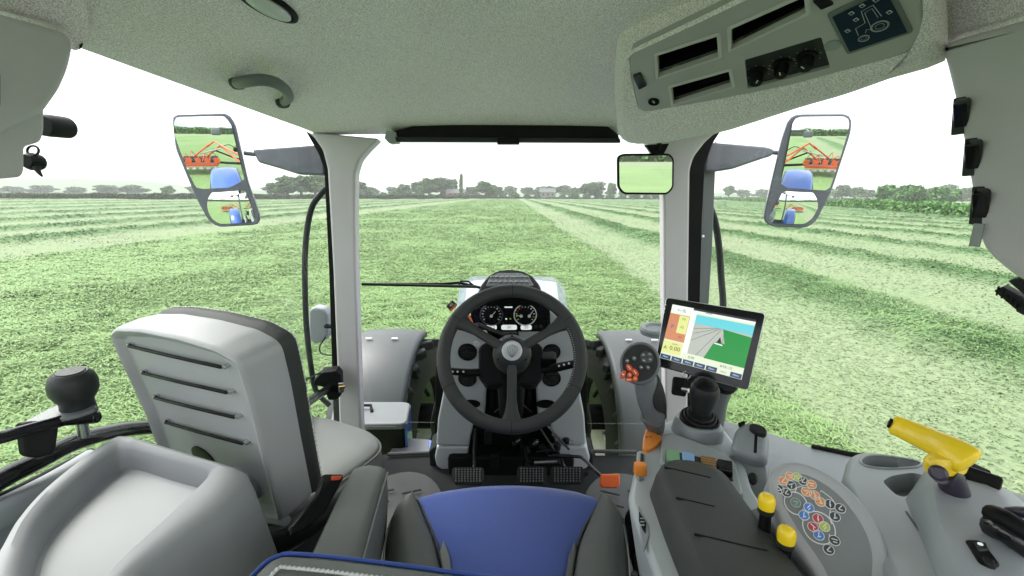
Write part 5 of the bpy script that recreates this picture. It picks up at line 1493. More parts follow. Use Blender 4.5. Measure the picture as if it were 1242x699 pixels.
lathe('bolt_hole', [(.010, -.004), (.010, .001), (.0075, .001), (.007, -.003), (0, -.003)], frame(PD(292, 631, .757), vec(.8, -.3, .35)), M['black'], tr, 18, .8, 1.2)
lw = [(300, 640), (322, 650), (338, 664), (345, 720), (260, 760), (240, 720)]
shell('lower_moulding', rp(ring_on(lw, (PD(320, 655, .83), (to_cam(PD(320, 655, .83)) * .6 + vec(.6, 0, .4)).normalized())), .015, 4), vec(-.06, .0, -.10), M['plastic'], tr, .012, 4)
sl = thing('window_sill', PD(40, 600, .9), 'pale sill with black rubber strip under the left door glass, beside the tray', 'sill')
tube('sill_cap', [PX(-60, 650, -.84), PX(0, 622, -.84), PX(60, 590, -.86), PX(110, 560, -.88)], .026, M['plastic_light'], sl, 12, 4)
tube('rubber_strip', [PX(-60, 632, -.85), PX(0, 604, -.85), PX(60, 574, -.87), PX(110, 548, -.89)], .008, M['rubber'], sl, 8, 4)
shell('left_side_panel'.replace('left_', ''), [PX(-60, 660, -.86), PX(110, 575, -.90), PX(110, 700, -.90), PX(-60, 900, -.86)], vec(-.03, 0, 0), M['plastic'], sl, .003)

# ---- door frame tube, lever with knob
df = thing('door_frame', PX(80, 545, -.86), 'thick black curved door frame tube running behind the passenger seat', 'door frame')
tube('frame_tube', [PX(-90, 640, -.85), PX(-40, 608, -.85), PX(0, 582, -.85), PX(40, 562, -.85), (PX(90, 537, -.855)), PX(140, 523, -.86), PX(180, 518.5, -.86), PX(240, 516, -.86), PX(320, 508, -.84), PX(372, 492, -.80)], .0165, M['black_gloss'], df, 12, 5)
tube('door_strut', [PX(356, 500, -.60) , PX(385, 480, -.66), PX(408, 466, -.69)], .014, M['black_gloss'], df, 12)
tube('door_strut', [PX(338, 482, -.62), PX(346, 488, -.62), PX(362, 500, -.62)], .014, M['black_gloss'], df, 12, 3)
dl = thing('door_latch', PX(398, 475, -.68), 'black door latch block with brass striker on the left pillar', 'latch')
shell('latch_block', rp(ring_on([(380, 462), (390, 452), (408, 450), (413, 456), (414, 480), (408, 486), (398, 486), (392, 470), (380, 468)], (PY(400, 468, 1.50), vec(.3, -1, .2).normalized())), .006), vec(-.01, .05, 0), M['black'], dl, .006)
box('striker', frame(PY(414, 470, 1.50), vec(.2, -1, 0)), .018, .038, .012, M['steel'], dl, .002)
M['brass'] = mat('brass', (.5, .36, .14), .35, metal=1, vary=.1)
box('latch_tongue', frame(PY(415, 470, 1.49), vec(.2, -1, 0)), .022, .012, .010, M['brass'], dl, .002)
tube('cable', [PY(372, 476, 1.6), PY(371, 462, 1.6), PY(381, 456, 1.55), PY(388, 452, 1.5)], .003, M['black'], dl, 6, 4)
kb = thing('door_lever', PX(95, 490, -.80), 'black rounded knob on a bracket lever at the far left', 'lever')
kc = PX(96, 500, -.80)
kn = frame(kc, vec(.06, -.05, 1))
lathe('knob', [(.0, .0), (.021, 0), (.0235, .003), (.022, .022), (.022, .028), (.026, .034), (.031, .046), (.0315, .060), (.028, .073), (.021, .080), (.019, .0795), (.0175, .0815), (0, .082)], kn @ Matrix.Translation((0, .0, -.006)) @ Matrix.Scale(1.10, 4), M['plastic_charcoal'], kb, 32)
lathe('knob_stem', [(.009, -.05), (.009, -.018), (0, -.018)], kn, M['steel'], kb, 12)
pz_ = (PX(80, 500, -.80), vec(.05, -.1, 1).normalized())
shell('bracket_plate', rp(ring_on([(28, 512), (50, 500), (72, 490), (106, 491), (118, 491), (116, 496), (95, 503), (80, 507), (55, 511), (32, 516)], pz_), .006), vec(0, 0, -.006), M['plastic_mid'], kb, .002)
shell('bracket_side', rp(ring_on([(27, 513), (72, 508), (72, 520), (68, 548), (50, 556), (32, 553), (29, 530)], (PX(50, 530, -.815), vec(.75, -.6, .2).normalized())), .008), vec(-.012, 0, 0), M['black'], kb, .003)
tube('lever_rod', [PX(-90, 545, -.80), PX(0, 531, -.80), PX(40, 520, -.80), PX(73, 511, -.80)], .0105, M['black_gloss'], kb, 12)
tube('ball_joint', [PX(76, 513, -.79), PX(95, 510, -.79), PX(116, 506, -.79)], [.006, .008, .012], M['black_gloss'], kb, 12)
lathe('joint_ball', [(0, -.012), (.010, -.008), (.013, 0), (.010, .008), (0, .012)], frame(PX(111, 506, -.79), vec(0, 0, 1)), M['black_gloss'], kb, 16)

# ---- left armrest of the driver's seat
ar = thing('armrest', PD(420, 640, .6), 'padded grey leather armrest left of the driver seat', 'armrest')
A_, B2, C2, D2 = PZ(427, 566, -.50), PZ(470, 565, -.50), PZ(430, 700, -.415), PZ(366, 690, -.415)
top = [A_, B2, C2, D2]
ax = ((C2 + D2) / 2 - (A_ + B2) / 2); pa_ = plane3(A_, B2, C2); na_ = pa_[1]
def arm_sec(t, w, dz, h, edge):
    l, r = A_.lerp(D2, t), B2.lerp(C2, t); c = (l + r) / 2; l = c + (l - c) * w; r = c + (r - c) * w
    u = (r - l).normalized()
    S = [(0, 0, -h), (-.002, 0, -h * .5), (0, 0, -.012), (.004, 0, -.003), (.014, 0, .001)]
    out = [l + u * a + na_ * (z + dz) for a, _, z in S]
    out += [c + na_ * (.004 + dz)]
    out += [r - u * a + na_ * (z + dz) for a, _, z in S[::-1]]
    return out
secs = [arm_sec(-.06, .55, -.045, .02, 0), arm_sec(-.05, .80, -.022, .05, 0), arm_sec(-.025, .93, -.007, .085, 0), arm_sec(.02, 1.0, 0, .11, 0), arm_sec(.12, 1.0, .002, .12, 0), arm_sec(.5, 1, .003, .12, 0), arm_sec(1.0, 1, 0, .12, 0), arm_sec(1.5, 1, -.005, .12, 0)]
loft('armrest_pad', secs, M['leather'], ar, True, True, True, 65)
tube('piping', [s_[8] + vec(.0005, 0, .0005) for s_ in secs], .0022, M['leather_pale'], ar, 6, 3)
tube('piping', [s_[2] for s_ in secs], .0016, M['leather_dark'], ar, 6, 3)
lathe('pivot_cap', [(.02, 0), (.02, .01), (.015, .014), (0, .015)], frame(C2 + vec(.004, -.03, -.07), vec(1, 0, .2)), M['black'], ar, 20)

# ---- driver seat
ds = thing('driver_seat', vec(.02, .6, FLOOR) + ORG, 'driver seat with bright blue cloth centre and grey leather bolsters, in front of the wheel', 'seat')
zs = -.592
def seat_patch(name, L_, R_, n, m, crown, parent):
    """cushion surface between a left and a right edge polyline (world), crowned across, then closed below"""
    rows_ = []
    for a, b in zip(L_, R_):
        row = []
        for i in range(n + 1):
            t = i / n; row.append(a.lerp(b, t) + vec(0, 0, crown * (1 - (2 * t - 1) ** 2)))
        rows_.append([row[0] - vec(0, 0, .12)] + row + [row[-1] - vec(0, 0, .12)])
    f0 = [p + vec(0, .012, -.03) for p in rows_[0]]; f1 = [p + vec(0, .014, -.14) for p in rows_[0]]
    f0[0].z = f0[1].z - .05; f0[-1].z = f0[-2].z - .05
    return loft(name, [f1, f0] + rows_, m, parent, False, False, False, 70)
def edge(P, z): return spl([PZ(x, y, z) for x, y in P], sub=4)
L_ = edge([(512, 603), (506, 608), (512, 622), (521, 642), (531, 668), (540, 700), (545, 760), (548, 860)], zs)
R_ = edge([(718, 603), (727, 609), (718, 625), (706, 645), (697, 668), (688, 700), (684, 760), (682, 860)], zs)
Lf = [PZ(530, 598, zs)] + L_; Rf = [PZ(700, 597, zs)] + R_
c_ = seat_patch('cushion_centre', Lf, Rf, 24, M['blue_cloth'], .016, ds)
def bolster(outer, inner, m, name='side_bolster', zo=-.57, bulge=.022):
    O, I = edge(outer, zo - .01), edge(inner, zs + .002); rings = []
    for k, (a, b) in enumerate(zip(O, I)):
        w = (b - a); rings.append([a + vec(0, 0, -.16), a + vec(0, 0, -.06), a - w.normalized() * .004 + vec(0, 0, -.02), a + w * .08 + vec(0, 0, .004), a + w * .25 + vec(0, 0, bulge * .8), a + w * .5 + vec(0, 0, bulge), a + w * .75 + vec(0, 0, bulge * .75), a + w * .93 + vec(0, 0, .006), b + vec(0, 0, -.006), b + vec(0, 0, -.15)])
    e = [p.lerp(sum(rings[0], Vector()) / 10, .5) + vec(0, .012, -.015) for p in rings[0]]
    return loft(name, [e] + rings, m, ds, True, True, True, 75)
bolster([(500, 606), (484, 610), (473, 626), (467, 655), (465, 700), (463, 760), (460, 860)], [(503, 607), (512, 622), (521, 642), (530, 665), (538, 700), (543, 760), (546, 860)], M['leather'])
bolster([(730, 606), (745, 610), (757, 626), (761, 655), (763, 700), (766, 760), (770, 860)], [(727, 609), (718, 625), (708, 645), (699, 668), (692, 700), (688, 760), (686, 860)], M['leather'])
for P in ([(506, 608), (514, 624), (523, 644), (532, 668), (541, 700), (546, 760)], [(727, 610), (718, 626), (707, 646), (698, 669), (690, 700), (686, 760)]):
    tube('seam', [p + vec(0, 0, .004) for p in edge(P, zs)], .0022, M['leather_dark'], ds, 6)
for P in ([(489, 616), (476, 630), (469, 650), (466, 672), (465, 700)], [(740, 616), (754, 632), (759, 652), (762, 672), (764, 700)]):
    pp_ = resample(edge(P, -.583), 46); bm = bmesh.new()
    for a, b in zip(pp_[:-1], pp_[1:]): add_tube(bm, [a.lerp(b, .2), a.lerp(b, .75)], .0013, 4)
    s_ = bm_obj('stitching', bm, M['stitch'], ds, False); s_['kind'] = 'stuff'
for s_, P in ((1, [(538, 654), (545, 672), (549, 700), (551, 760), (545, 760), (539, 700), (533, 668)]), (-1, [(697, 654), (690, 672), (686, 700), (684, 760), (690, 760), (694, 700), (699, 668)])):
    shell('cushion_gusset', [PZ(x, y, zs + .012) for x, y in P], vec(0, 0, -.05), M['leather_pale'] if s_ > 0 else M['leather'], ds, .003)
box('seat_suspension', Matrix.Translation(vec(0, .50, -.88) + ORG), .42, .42, .36, M['black'], ds, .03)
# backrest crest in the foreground, blue piping and two rows of pale stitching
zb = -.30
bp = [(262, 760), (285, 716), (303, 697), (322, 679), (338, 671), (352, 668.5), (400, 672), (470, 680), (560, 692), (640, 703), (720, 716), (790, 735), (800, 800), (700, 880), (300, 880)]
cr2 = spl([PZ(x, y, zb) for x, y in bp], closed=True, sub=5)
cb = sum(cr2, Vector()) / len(cr2); s3 = 1 if (inset_ring(cr2, .01)[3] - cb).length < (cr2[3] - cb).length else -1
def ir(d): return inset_ring(cr2, s3 * d)
loft('backrest', [[p + vec(0, 0, .010) for p in ir(.036)], [p + vec(0, 0, .008) for p in ir(.024)], [p + vec(0, 0, .003) for p in ir(.010)], [p + vec(0, 0, -.004) for p in ir(.002)], [p + vec(0, 0, -.012) for p in cr2], [p + vec(0, 0, -.06) for p in ir(-.006)], [p + vec(0, -.05, -.30) for p in ir(.0)]], M['leather_pale'], ds, True, True, True, 70)
tube('backrest_piping', [p + vec(0, 0, -.002) for p in ir(.001)], .0018, M['piping'], ds, 8, 0, True)
for d in (.026, .038):
    pp_ = resample([p + vec(0, 0, .0095) for p in ir(d)], 150, True); bm = bmesh.new()
    for a, b in zip(pp_, pp_[1:] + pp_[:1]): add_tube(bm, [a.lerp(b, .12) , a.lerp(b, .5) + vec(0, 0, .0012), a.lerp(b, .85)], .0014, 5)
    s_ = bm_obj('backrest_stitching', bm, M['stitch'], ds, False); s_['kind'] = 'stuff'
tube('seam', [p + vec(0, 0, .0090) for p in ir(.032)], .0009, M['leather_dark'], ds, 6, 0, True)
# ================================================================ right-hand controls
# ---- armrest console
rc = thing('armrest_console', PD(860, 640, .75), 'pale grey control armrest with a dark ribbed pad, right of the driver seat', 'armrest')
zA = -.455
plA = plane3(PZ(790, 560, -.46), PZ(900, 560, -.46), PZ(850, 690, -.43)); nA = plA[1]
def AP(x, y, d=0.): return HP(x, y, (plA[0] + nA * d, nA))
base = [(797, 518), (812, 508), (840, 512), (880, 520), (900, 548), (912, 590), (935, 625), (1000, 700), (1040, 760), (820, 760), (796, 699), (778, 652), (764, 612), (762, 600), (770, 565), (782, 535)]
shell('armrest_base', rp([AP(*p, -.028) for p in base], .016, 4), -nA * .13 , M['shell_white'], rc, .010, 4, -.02)
# pad
padp = [(797, 572), (803, 562), (815, 556), (838, 557), (862, 563), (878, 571), (888, 584), (912, 618), (945, 660), (1010, 740), (1010, 780), (875, 780), (857, 699), (826, 634)]
R0 = rp([AP(*p, .010) for p in padp], .012, 4)
R0 = resample(R0, 84, True)
cR = sum(R0, Vector()) / len(R0); sA = 1 if (inset_ring(R0, .01)[0] - cR).length < (R0[0] - cR).length else -1
out_l = []
for p in R0:
    q = inset_ring(R0, -sA * .002)
    break
def sideoff(p, k):     # the left flank of the pad slopes outwards
    d = p - cR; t = max(0, min(1, (-d.x - .0) / .05)); return p + vec(-k * t, 0, 0)
loft('arm_pad', [[p + nA * .003 for p in inset_ring(R0, sA * .02)], [p + nA * .0 for p in inset_ring(R0, sA * .004)], [p - nA * .003 for p in R0], [sideoff(p, .006) - nA * .010 for p in R0], [sideoff(p, .016) - nA * .036 for p in R0], [sideoff(p, .012) - nA * .05 for p in R0]], M['armpad'], rc, True, True, True, 60)
for (a, b) in (((806, 567), (862, 580)), ((820, 604), (867, 615)), ((842, 648), (931, 669)), ((880, 712), (985, 735))):
    p, q = AP(*a, .0125), AP(*b, .0125)
    tube('pad_groove', [p, p.lerp(q, .5), q], .0016, M['black'], rc, 6)
# pocket with four switches ahead of the pad
shell('switch_surround', rp([AP(*p, -.012) for p in ((803, 527), (812, 523), (872, 545), (893, 560), (903, 600), (880, 600), (800, 560))], .010, 4), -nA * .03, M['plastic_light'], rc, .006, 3)
shell('switch_recess', rp([AP(*p, -.010) for p in ((808, 545), (885, 562), (890, 583), (806, 570))], .004, 3), -nA * .01, M['plastic_charcoal'], rc, .002, 2)
for (x0, y0, x1), m_, lab in (((808, 544, 824), 'green_sw', 'green paddle switch'), ((827, 547, 842), 'blue_sw', 'pale blue paddle switch'), ((850, 552, 868), 'brown', 'brown ribbed switch'), ((870, 556, 888), 'black', 'black ribbed switch')):
    pts = [AP(*p, .0) for p in ((x0, y0), (x1, y0 + 3), (x1 + 1, y0 + 17), (x0 + 1, y0 + 14))]
    s_ = shell('paddle_switch', rp(pts, .002), -nA * .02, M[m_], rc, .002); s_['label'] = lab
    if m_ in ('brown', 'black'):
        for k in range(4):
            a, b = pts[0].lerp(pts[3], .15 + .2 * k), pts[1].lerp(pts[2], .15 + .2 * k); tube('rib', [a + nA * .0005, b + nA * .0005], .0011, M['plastic_charcoal'] if m_ == 'black' else M['brown'], s_, 5)
# orange slider and plate on the left edge
shell('orange_plate', rp([AP(*p, -.020) for p in ((784, 519), (790, 516), (796, 526), (806, 530), (796, 540), (786, 545), (779, 543), (780, 530))], .006, 3), -nA * .02, M['orange_dull'], rc, .003)
for k in range(2): box('plate_print', frame(AP(784 + k * 5, 530, -.0192), nA), .006, .0012, .0006, M['black_print'], rc, 0)
shell('slider_track', rp([AP(*p, -.021) for p in ((772, 548), (777, 546), (783, 550), (781, 578), (775, 580), (771, 575))], .004), -nA * .02, M['plastic_light'], rc, .003)
shell('slider_slot', rp([AP(*p, -.0195) for p in ((777, 549), (781, 551), (780, 577), (776, 577))], .002), -nA * .02, M['black'], rc, .001)
box('slider_scale', frame(AP(773.5, 561, -.019), nA, AP(774, 548) - AP(773, 570)), .005, .022, .002, M['orange_dull'], rc, .001)
box('slider_knob', frame(AP(776.5, 569, -.006), nA), .021, .016, .022, M['orange_dull'], rc, .004)
# seat adjustment window on the flank
pw = plane3(AP(765, 605, -.04), AP(795, 690, -.04), AP(785, 690, -.10)); nw = pw[1]
shell('flank_window', rp(ring_on([(774, 612), (787, 636), (788, 650), (781, 668), (776, 640)], (plA[0] - nA * .0262, nA)), .003), -nA * .004, M['plastic_light'], rc, .002)
shell('flank_sticker', rp(ring_on([(775, 620), (784, 634), (783, 647), (779, 641), (775, 630)], (plA[0] - nA * .0250, nA)), .002), -nA * .004, M['black'], rc, .001)
for k in range(3): box('sticker_print', frame(HP(779, 629 + k * 4, (plA[0] - nA * .0246, nA)), nA), .006, .002, .0008, M['grey_print'], rc, 0)
# mechanism and belt under the armrest
mq = thing('seat_mechanism', PD(770, 660, .9), 'black seat adjusting mechanism under the right armrest', 'mechanism')
shell('mechanism_cover', rp(ring_on([(757, 625), (766, 612), (778, 650), (795, 690), (800, 760), (770, 760), (768, 690), (758, 660)], (PD(775, 660, .80), to_cam(PD(775, 660, .80)))), .01), vec(.02, .05, -.05), M['black'], mq, .005)
for k in range(3): tube('adjusting_rod', [PD(770 + 6 * k, 672, .79), PD(776 + 6 * k, 720, .75)], .005, M['plastic_charcoal'], mq, 6)
for k in range(2): box('clip', frame(PD(770 + 9 * k, 695, .76), to_cam(PD(775, 690, .76))), .010, .008, .01, M['plastic_mid'], mq, .002)

# ---- multifunction handle
mh = thing('multifunction_handle', PD(790, 500, .95), 'curved grey drive handle topped by a round pad of orange and grey buttons', 'joystick')
dM = .92
st_p = [PD(796, 514, dM), PD(793, 500, dM * .995), PD(790, 488, dM * .99), PD(786, 470, dM * .985), PD(782, 456, dM * .98), PD(777, 446, dM * .985)]
P_ = spl(st_p, sub=4); rings = []
nmh = to_cam(st_p[2])
for i, c in enumerate(P_):
    t = (P_[min(i + 1, len(P_) - 1)] - P_[max(i - 1, 0)]).normalized(); s_ = t.cross(nmh).normalized(); u = s_.cross(t)
    k = i / (len(P_) - 1); w = .017 + .011 * math.sin(math.pi * min(1, k * 1.05)) ; h_ = .016 + .006 * math.sin(math.pi * k)
    rings.append([c + s_ * w * math.cos(a) + u * h_ * math.sin(a) for a in [2 * math.pi * j / 20 for j in range(20)]])
loft('grip', rings, M['plastic_mid'], mh, True, True, True, 70)
# palm pad: darker soft inlay on the right of the grip
cin = []
for i in range(2, len(P_) - 4):
    c = P_[i]; t = (P_[i + 1] - P_[i - 1]).normalized(); s_ = t.cross(nmh).normalized(); u = s_.cross(t); k = i / (len(P_) - 1)
    sg = 1 if s_.x > 0 else -1
    w = (.017 + .011 * math.sin(math.pi * min(1, k * 1.05))) * 1.06; h_ = (.016 + .006 * math.sin(math.pi * k)) * 1.07; f = math.sin(math.pi * (i - 1.5) / (len(P_) - 6.5))
    cin.append([c + s_ * sg * w * math.cos(a) + u * (1 if u.dot(nmh) > 0 else -1) * h_ * math.sin(a) for a in [rad(-35 + 25) + rad(95) * f * j / 8 for j in range(9)]])
pi_ = loft('palm_inlay', cin, M['plastic_charcoal'], mh, False, False, False, 70)
sd = pi_.modifiers.new('thick', 'SOLIDIFY'); sd.thickness = .002; sd.offset = 0
hc = PD(776, 440.5, dM * .97); nh_ = (to_cam(hc) + vec(-.05, 0, .15)).normalized(); upv = vec(.25, .1, 1)
FH = frame(hc, nh_, upv)
hd = lathe('button_head', [(0, -.026), (.030, -.022), (.040, -.010), (.0425, -.002), (.0415, .003), (.039, .005), (.037, .0045), (0, .0045)], FH, M['plastic_mid'], mh, 40, .95, 1.06)
lathe('button_plate', [(.0365, .004), (.0365, .0056), (0, .0056)], FH, M['plastic_charcoal'], mh, 40, .95, 1.06)
sc = 1 / FPX * dM * .93
def hb(px, py): return HP(px, py, (hc + nh_ * .0056, nh_))
def push(px, py, rx, ry, m_, par, name='button', h_=.0045, sym=True, rot=0, lab=None):
    F = frame(hb(px, py), nh_, upv) @ Matrix.Rotation(rot, 4, 'Z')
    b = lathe(name, [(1.0 * rx, 0), (1.0 * rx, h_ * .6), (.8 * rx, h_), (0, h_)], F, M[m_], par, 18, 1, ry / rx)
    if sym:
        box('button_symbol', F @ Matrix.Translation((0, 0, h_ + .0002)), rx * .9, ry * .28, .0004, M['white_print'], b, 0)
    if lab: b['label'] = lab
push(784.5, 433.5, .0135, .0125, 'icon_dark', mh, 'rocker_pad', .002, False)
for dx, dy in ((-4, -2.5), (3.5, -3.5), (4.2, 3), (-3.5, 4)): push(784.5 + dx, 433.5 + dy, .0048, .0042, 'plastic_mid', mh, 'button', .0045)
for (x, y, rx, ry, m_, rot) in ((761, 438, .0045, .0045, 'plastic_mid', 0), (769.5, 435, .0045, .0045, 'plastic_mid', 0), (778, 446, .0042, .0042, 'plastic_mid', 0), (786, 446, .0042, .0042, 'plastic_mid', 0),
                            (763.5, 446.5, .0085, .0055, 'red_orange', -.6), (770.5, 452, .0085, .0055, 'red_orange', -.6), (756, 454.5, .0050, .0088, 'red_orange', -.2), (764, 455, .0048, .0052, 'orange', -.5), (763, 461, .0075, .0040, 'orange', .4), (770.5, 459.5, .0050, .0055, 'orange', 0)):
    push(x, y, rx * 1.06, ry * 1.06, m_, mh, 'button', .005, True, rot)
col = frame(PD(793, 508, .93), (st_p[1] - PD(799, 530, .95)).normalized())
lathe('collar', [(.018, -.03), (.021, -.018), (.024, .004), (.0275, .008), (.0275, .013), (.022, .013), (.019, .006), (0, .006)], col, M['plastic_mid'], mh, 30)
tube('handle_stem', [PD(796, 518, .95), PD(800, 535, .97)], .014, M['black_gloss'], mh, 14)
for k in (-1, 1): tube('stem_fork', [PD(797 + k * 3, 520, .935), PD(798 + k * 3, 532, .94)], .004, M['steel'], mh, 8)

# ---- joystick with gaiter
js = thing('loader_joystick', PD(848, 500, .95), 'dark egg-shaped joystick on a ringed rubber gaiter, under the tablet', 'joystick')
jc = PD(849, 505, .92); nj = vec(-.04, -.22, 1).normalized(); FJ = frame(jc, nj, vec(0, 1, 0))
lathe('knob', [(0, .094), (.012, .0925), (.022, .086), (.028, .074), (.029, .058), (.026, .040), (.022, .026), (.020, .016), (0, .014)][::-1], FJ, M['plastic_charcoal'], js, 36)
lathe('knob_cap', [(.0245, .0825), (.0215, .0875), (.012, .0935), (0, .095)], FJ, M['black'], js, 36)
lathe('gaiter', [(.040, -.012), (.040, -.006), (.037, -.003), (.034, -.006), (.034, .000), (.031, .003), (.028, .000), (.028, .006), (.025, .009), (.022, .006), (.020, .016), (0, .016)], FJ, M['rubber'], js, 36)
rg = []
for k, (s_, z_) in enumerate(((1.0, -.012), (1.08, -.016), (1.16, -.030), (1.24, -.060), (1.42, -.075), (1.5, -.11))):
    rg.append([jc + nj * z_ + vec((.040 * s_) * (abs(math.cos(a)) ** .7) * (1 if math.cos(a) > 0 else -1), (.043 * s_) * (abs(math.sin(a)) ** .7) * (1 if math.sin(a) > 0 else -1), 0) for a in [2 * math.pi * j / 40 for j in range(40)]])
loft('pedestal', rg, M['plastic_light'], js, True, True, True, 50)
tube('pedestal_seam', [p + vec(0, 0, 0) for p in rg[3]], .0012, M['plastic_mid'], js, 5, 0, True)

# ---- hand throttle
ht = thing('hand_throttle', PD(910, 560, .85), 'rounded grey housing with a black slot and dark paddle, right of the joystick', 'throttle lever')
c0 = PD(909, 545, .80); plh = (c0, (to_cam(c0) + vec(0, 0, .9)).normalized()); nht = plh[1]
hp_ = [(889, 530), (893, 517), (904, 510.5), (918, 510), (930, 516), (934, 528), (932, 556), (922, 559), (896, 550), (886, 543)]
shell('throttle_housing', rp([HP(x, y, plh) for x, y in hp_], .012, 4), -nht * .07, M['plastic_light'], ht, .014, 5, .003)
shell('throttle_slot', rp([HP(x, y, (c0 + nht * .0006, nht)) for x, y in ((915.5, 522), (919, 522), (918, 550), (914, 549))], .0015), -nht * .006, M['black_gloss'], ht, .0005)
shell('throttle_paddle', rp([HP(x, y, (c0 + nht * .014, nht)) for x, y in ((908, 515), (914, 512), (926, 516), (931, 521), (930, 527), (922, 526), (911, 520))], .006, 4), -nht * .014, M['plastic_charcoal'], ht, .004, 4)
shell('small_tab', rp([HP(x, y, (c0 + nht * .002, nht)) for x, y in ((895, 513), (903, 510), (904, 513), (897, 517))], .001), -nht * .006, M['black'], ht, .001)
lw_ = [(888, 546), (900, 552), (920, 560), (933, 560), (936, 600), (930, 626), (905, 600), (893, 580)]
shell('lower_housing', rp([HP(x, y, (c0 - nht * .028, nht)) for x, y in lw_], .012, 4), -nht * .07, M['plastic_light'], ht, .010, 4, .004)
lathe('thumb_wheel', [(.010, -.004), (.010, .003), (.007, .005), (0, .005)], frame(HP(913, 581, (c0 - nht * .027, nht)), nht), M['plastic_charcoal'], ht, 20, .8, 1.1)
for k in range(4): box('scale_mark', frame(HP(922 - .2 * k, 528 + 6 * k, (c0 + nht * .0003, nht)), nht), .003, .0008, .0006, M['grey_print'], ht, 0)

# ---- side console (the big moulding under the right window)
sc_ = thing('side_console', PD(1050, 600, .8), 'large moulded grey side console under the right window, with cup holder', 'side console')
pS = plane3(PZ(880, 512, -.60), PZ(1040, 560, -.53), PZ(1000, 690, -.53)); nS = pS[1]
shell('console_top', rp([HP(x, y, pS) for x, y in ((855, 505), (890, 512), (940, 526), (985, 541), (1030, 552), (1080, 560), (1120, 640), (1130, 760), (900, 760), (880, 640), (850, 560))], .012, 3), vec(0, .03, -.30), M['plastic'], sc_, .010, 4)
pT = plane3(PZ(1045, 550, -.42), PZ(1165, 580, -.40), PZ(1090, 690, -.40)); nT = pT[1]
def TP(x, y, d=0.): return HP(x, y, (pT[0] + nT * d, nT))
tp = [(1028, 556), (1035, 549), (1052, 546), (1096, 553), (1135, 562), (1180, 574), (1225, 592), (1300, 620), (1400, 720), (1400, 800), (1120, 800), (1090, 720), (1062, 655), (1038, 612), (1022, 580)]
tpr = rp([TP(*p) for p in tp], .014, 4)
bm = bmesh.new(); add_shell(bm, tpr, vec(.0, .02, -.30), .010, 4, True, .0)
top_o = bm_obj('console_moulding', bm, M['plastic'], sc_, True)
cutb = bmesh.new()
cup = [TP(x, y) + nT * .03 for x, y in ((1043, 559), (1049, 553.5), (1065, 552), (1090, 555), (1113, 559), (1119, 563), (1112, 567), (1080, 569), (1056, 567), (1045, 563))]
add_shell(cutb, resample(rp(cup, .01, 4), 40, True), -nT * .085, 0)
rec = [TP(x, y) + nT * .03 for x, y in ((1070, 584), (1082, 577), (1108, 573), (1122, 577), (1112, 588), (1098, 604), (1086, 600))]
add_shell(cutb, resample(rp(rec, .008, 4), 40, True), -nT * .058, 0)
bmesh.ops.recalc_face_normals(cutb, faces=cutb.faces)
cme = bpy.data.meshes.new('cutter'); cutb.to_mesh(cme); cutb.free(); cobj = bpy.data.objects.new('cutter', cme); COL.objects.link(cobj)
bo = top_o.modifiers.new('cut', 'BOOLEAN'); bo.object = cobj; bo.solver = 'EXACT'; top_o.modifiers.move(1, 0)
dg = bpy.context.evaluated_depsgraph_get(); dg.update()
nm = bpy.data.meshes.new_from_object(top_o.evaluated_get(dg)); top_o.modifiers.clear(); top_o.data = nm; nm.set_sharp_from_angle(angle=rad(38)); bpy.data.objects.remove(cobj)
crim = resample(rp([TP(x, y, .0005) for x, y in ((1043, 559), (1049, 553.5), (1065, 552), (1090, 555), (1113, 559), (1119, 563), (1112, 567), (1080, 569), (1056, 567), (1045, 563))], .01, 4), 40, True)
tube('cup_holder_rim', crim, .0018, M['plastic_light'], sc_, 8, 0, True)
box('cup_latch', frame(TP(1058, 561, -.03), vec(-.5, -1, .3)), .02, .014, .01, M['black'], sc_, .002)
shell('recess_slot', rp([TP(x, y, -.0275) for x, y in ((1072, 585), (1092, 588), (1098, 592), (1080, 592))], .003), -nT * .006, M['black'], sc_, .001)
shell('recess_slot', rp([TP(x, y, -.0275) for x, y in ((1087, 600), (1092, 603), (1096, 609), (1090, 606))], .002), -nT * .006, M['plastic_charcoal'], sc_, .001)
# raised ridge carrying the yellow handle
pR = plane3(PZ(1110, 600, -.36), PZ(1200, 600, -.355), PZ(1150, 690, -.37)); nR = pR[1]
rdg = [TP(*p, .0) for p in ((1098, 606), (1125, 566), (1150, 572), (1200, 584), (1225, 595), (1242, 610), (1300, 660), (1300, 760), (1160, 760), (1128, 680))]
rdt = [HP(x, y, pR) for x, y in ((1132, 590), (1136, 572), (1150, 578), (1195, 588), (1212, 596), (1222, 605), (1240, 640), (1240, 700), (1180, 700), (1140, 632))]
rdm = [a.lerp(b, .6) + vec(0, 0, .004) for a, b in zip(rdg, rdt)]
loft('handle_ridge', [[p - nT * .02 for p in rdg], rdg, rdm, rdt, inset_ring(rdt, .006) if (inset_ring(rdt, .006)[0] - sum(rdt, Vector()) / 10).length < (rdt[0] - sum(rdt, Vector()) / 10).length else inset_ring(rdt, -.006)], M['plastic'], sc_, True, True, True, 28)
shell('panel_seam', [TP(x, y, .0012) for x, y in ((1098, 620), (1100, 620), (1128, 660), (1150, 700), (1170, 745), (1167, 745), (1148, 700), (1125, 660))], -nT * .002, M['plastic_charcoal'], sc_, 0)
tube('window_seal', [HP(x, y, pS) + vec(.0, .0, .002) for x, y in ((985, 543), (1030, 552), (1062, 556))], .006, M['rubber'], sc_, 8)
tube('window_seal', [TP(x, y, .004) + vec(0, .02, 0) for x, y in ((1168, 566), (1190, 574), (1215, 586))], .007, M['rubber'], sc_, 8)

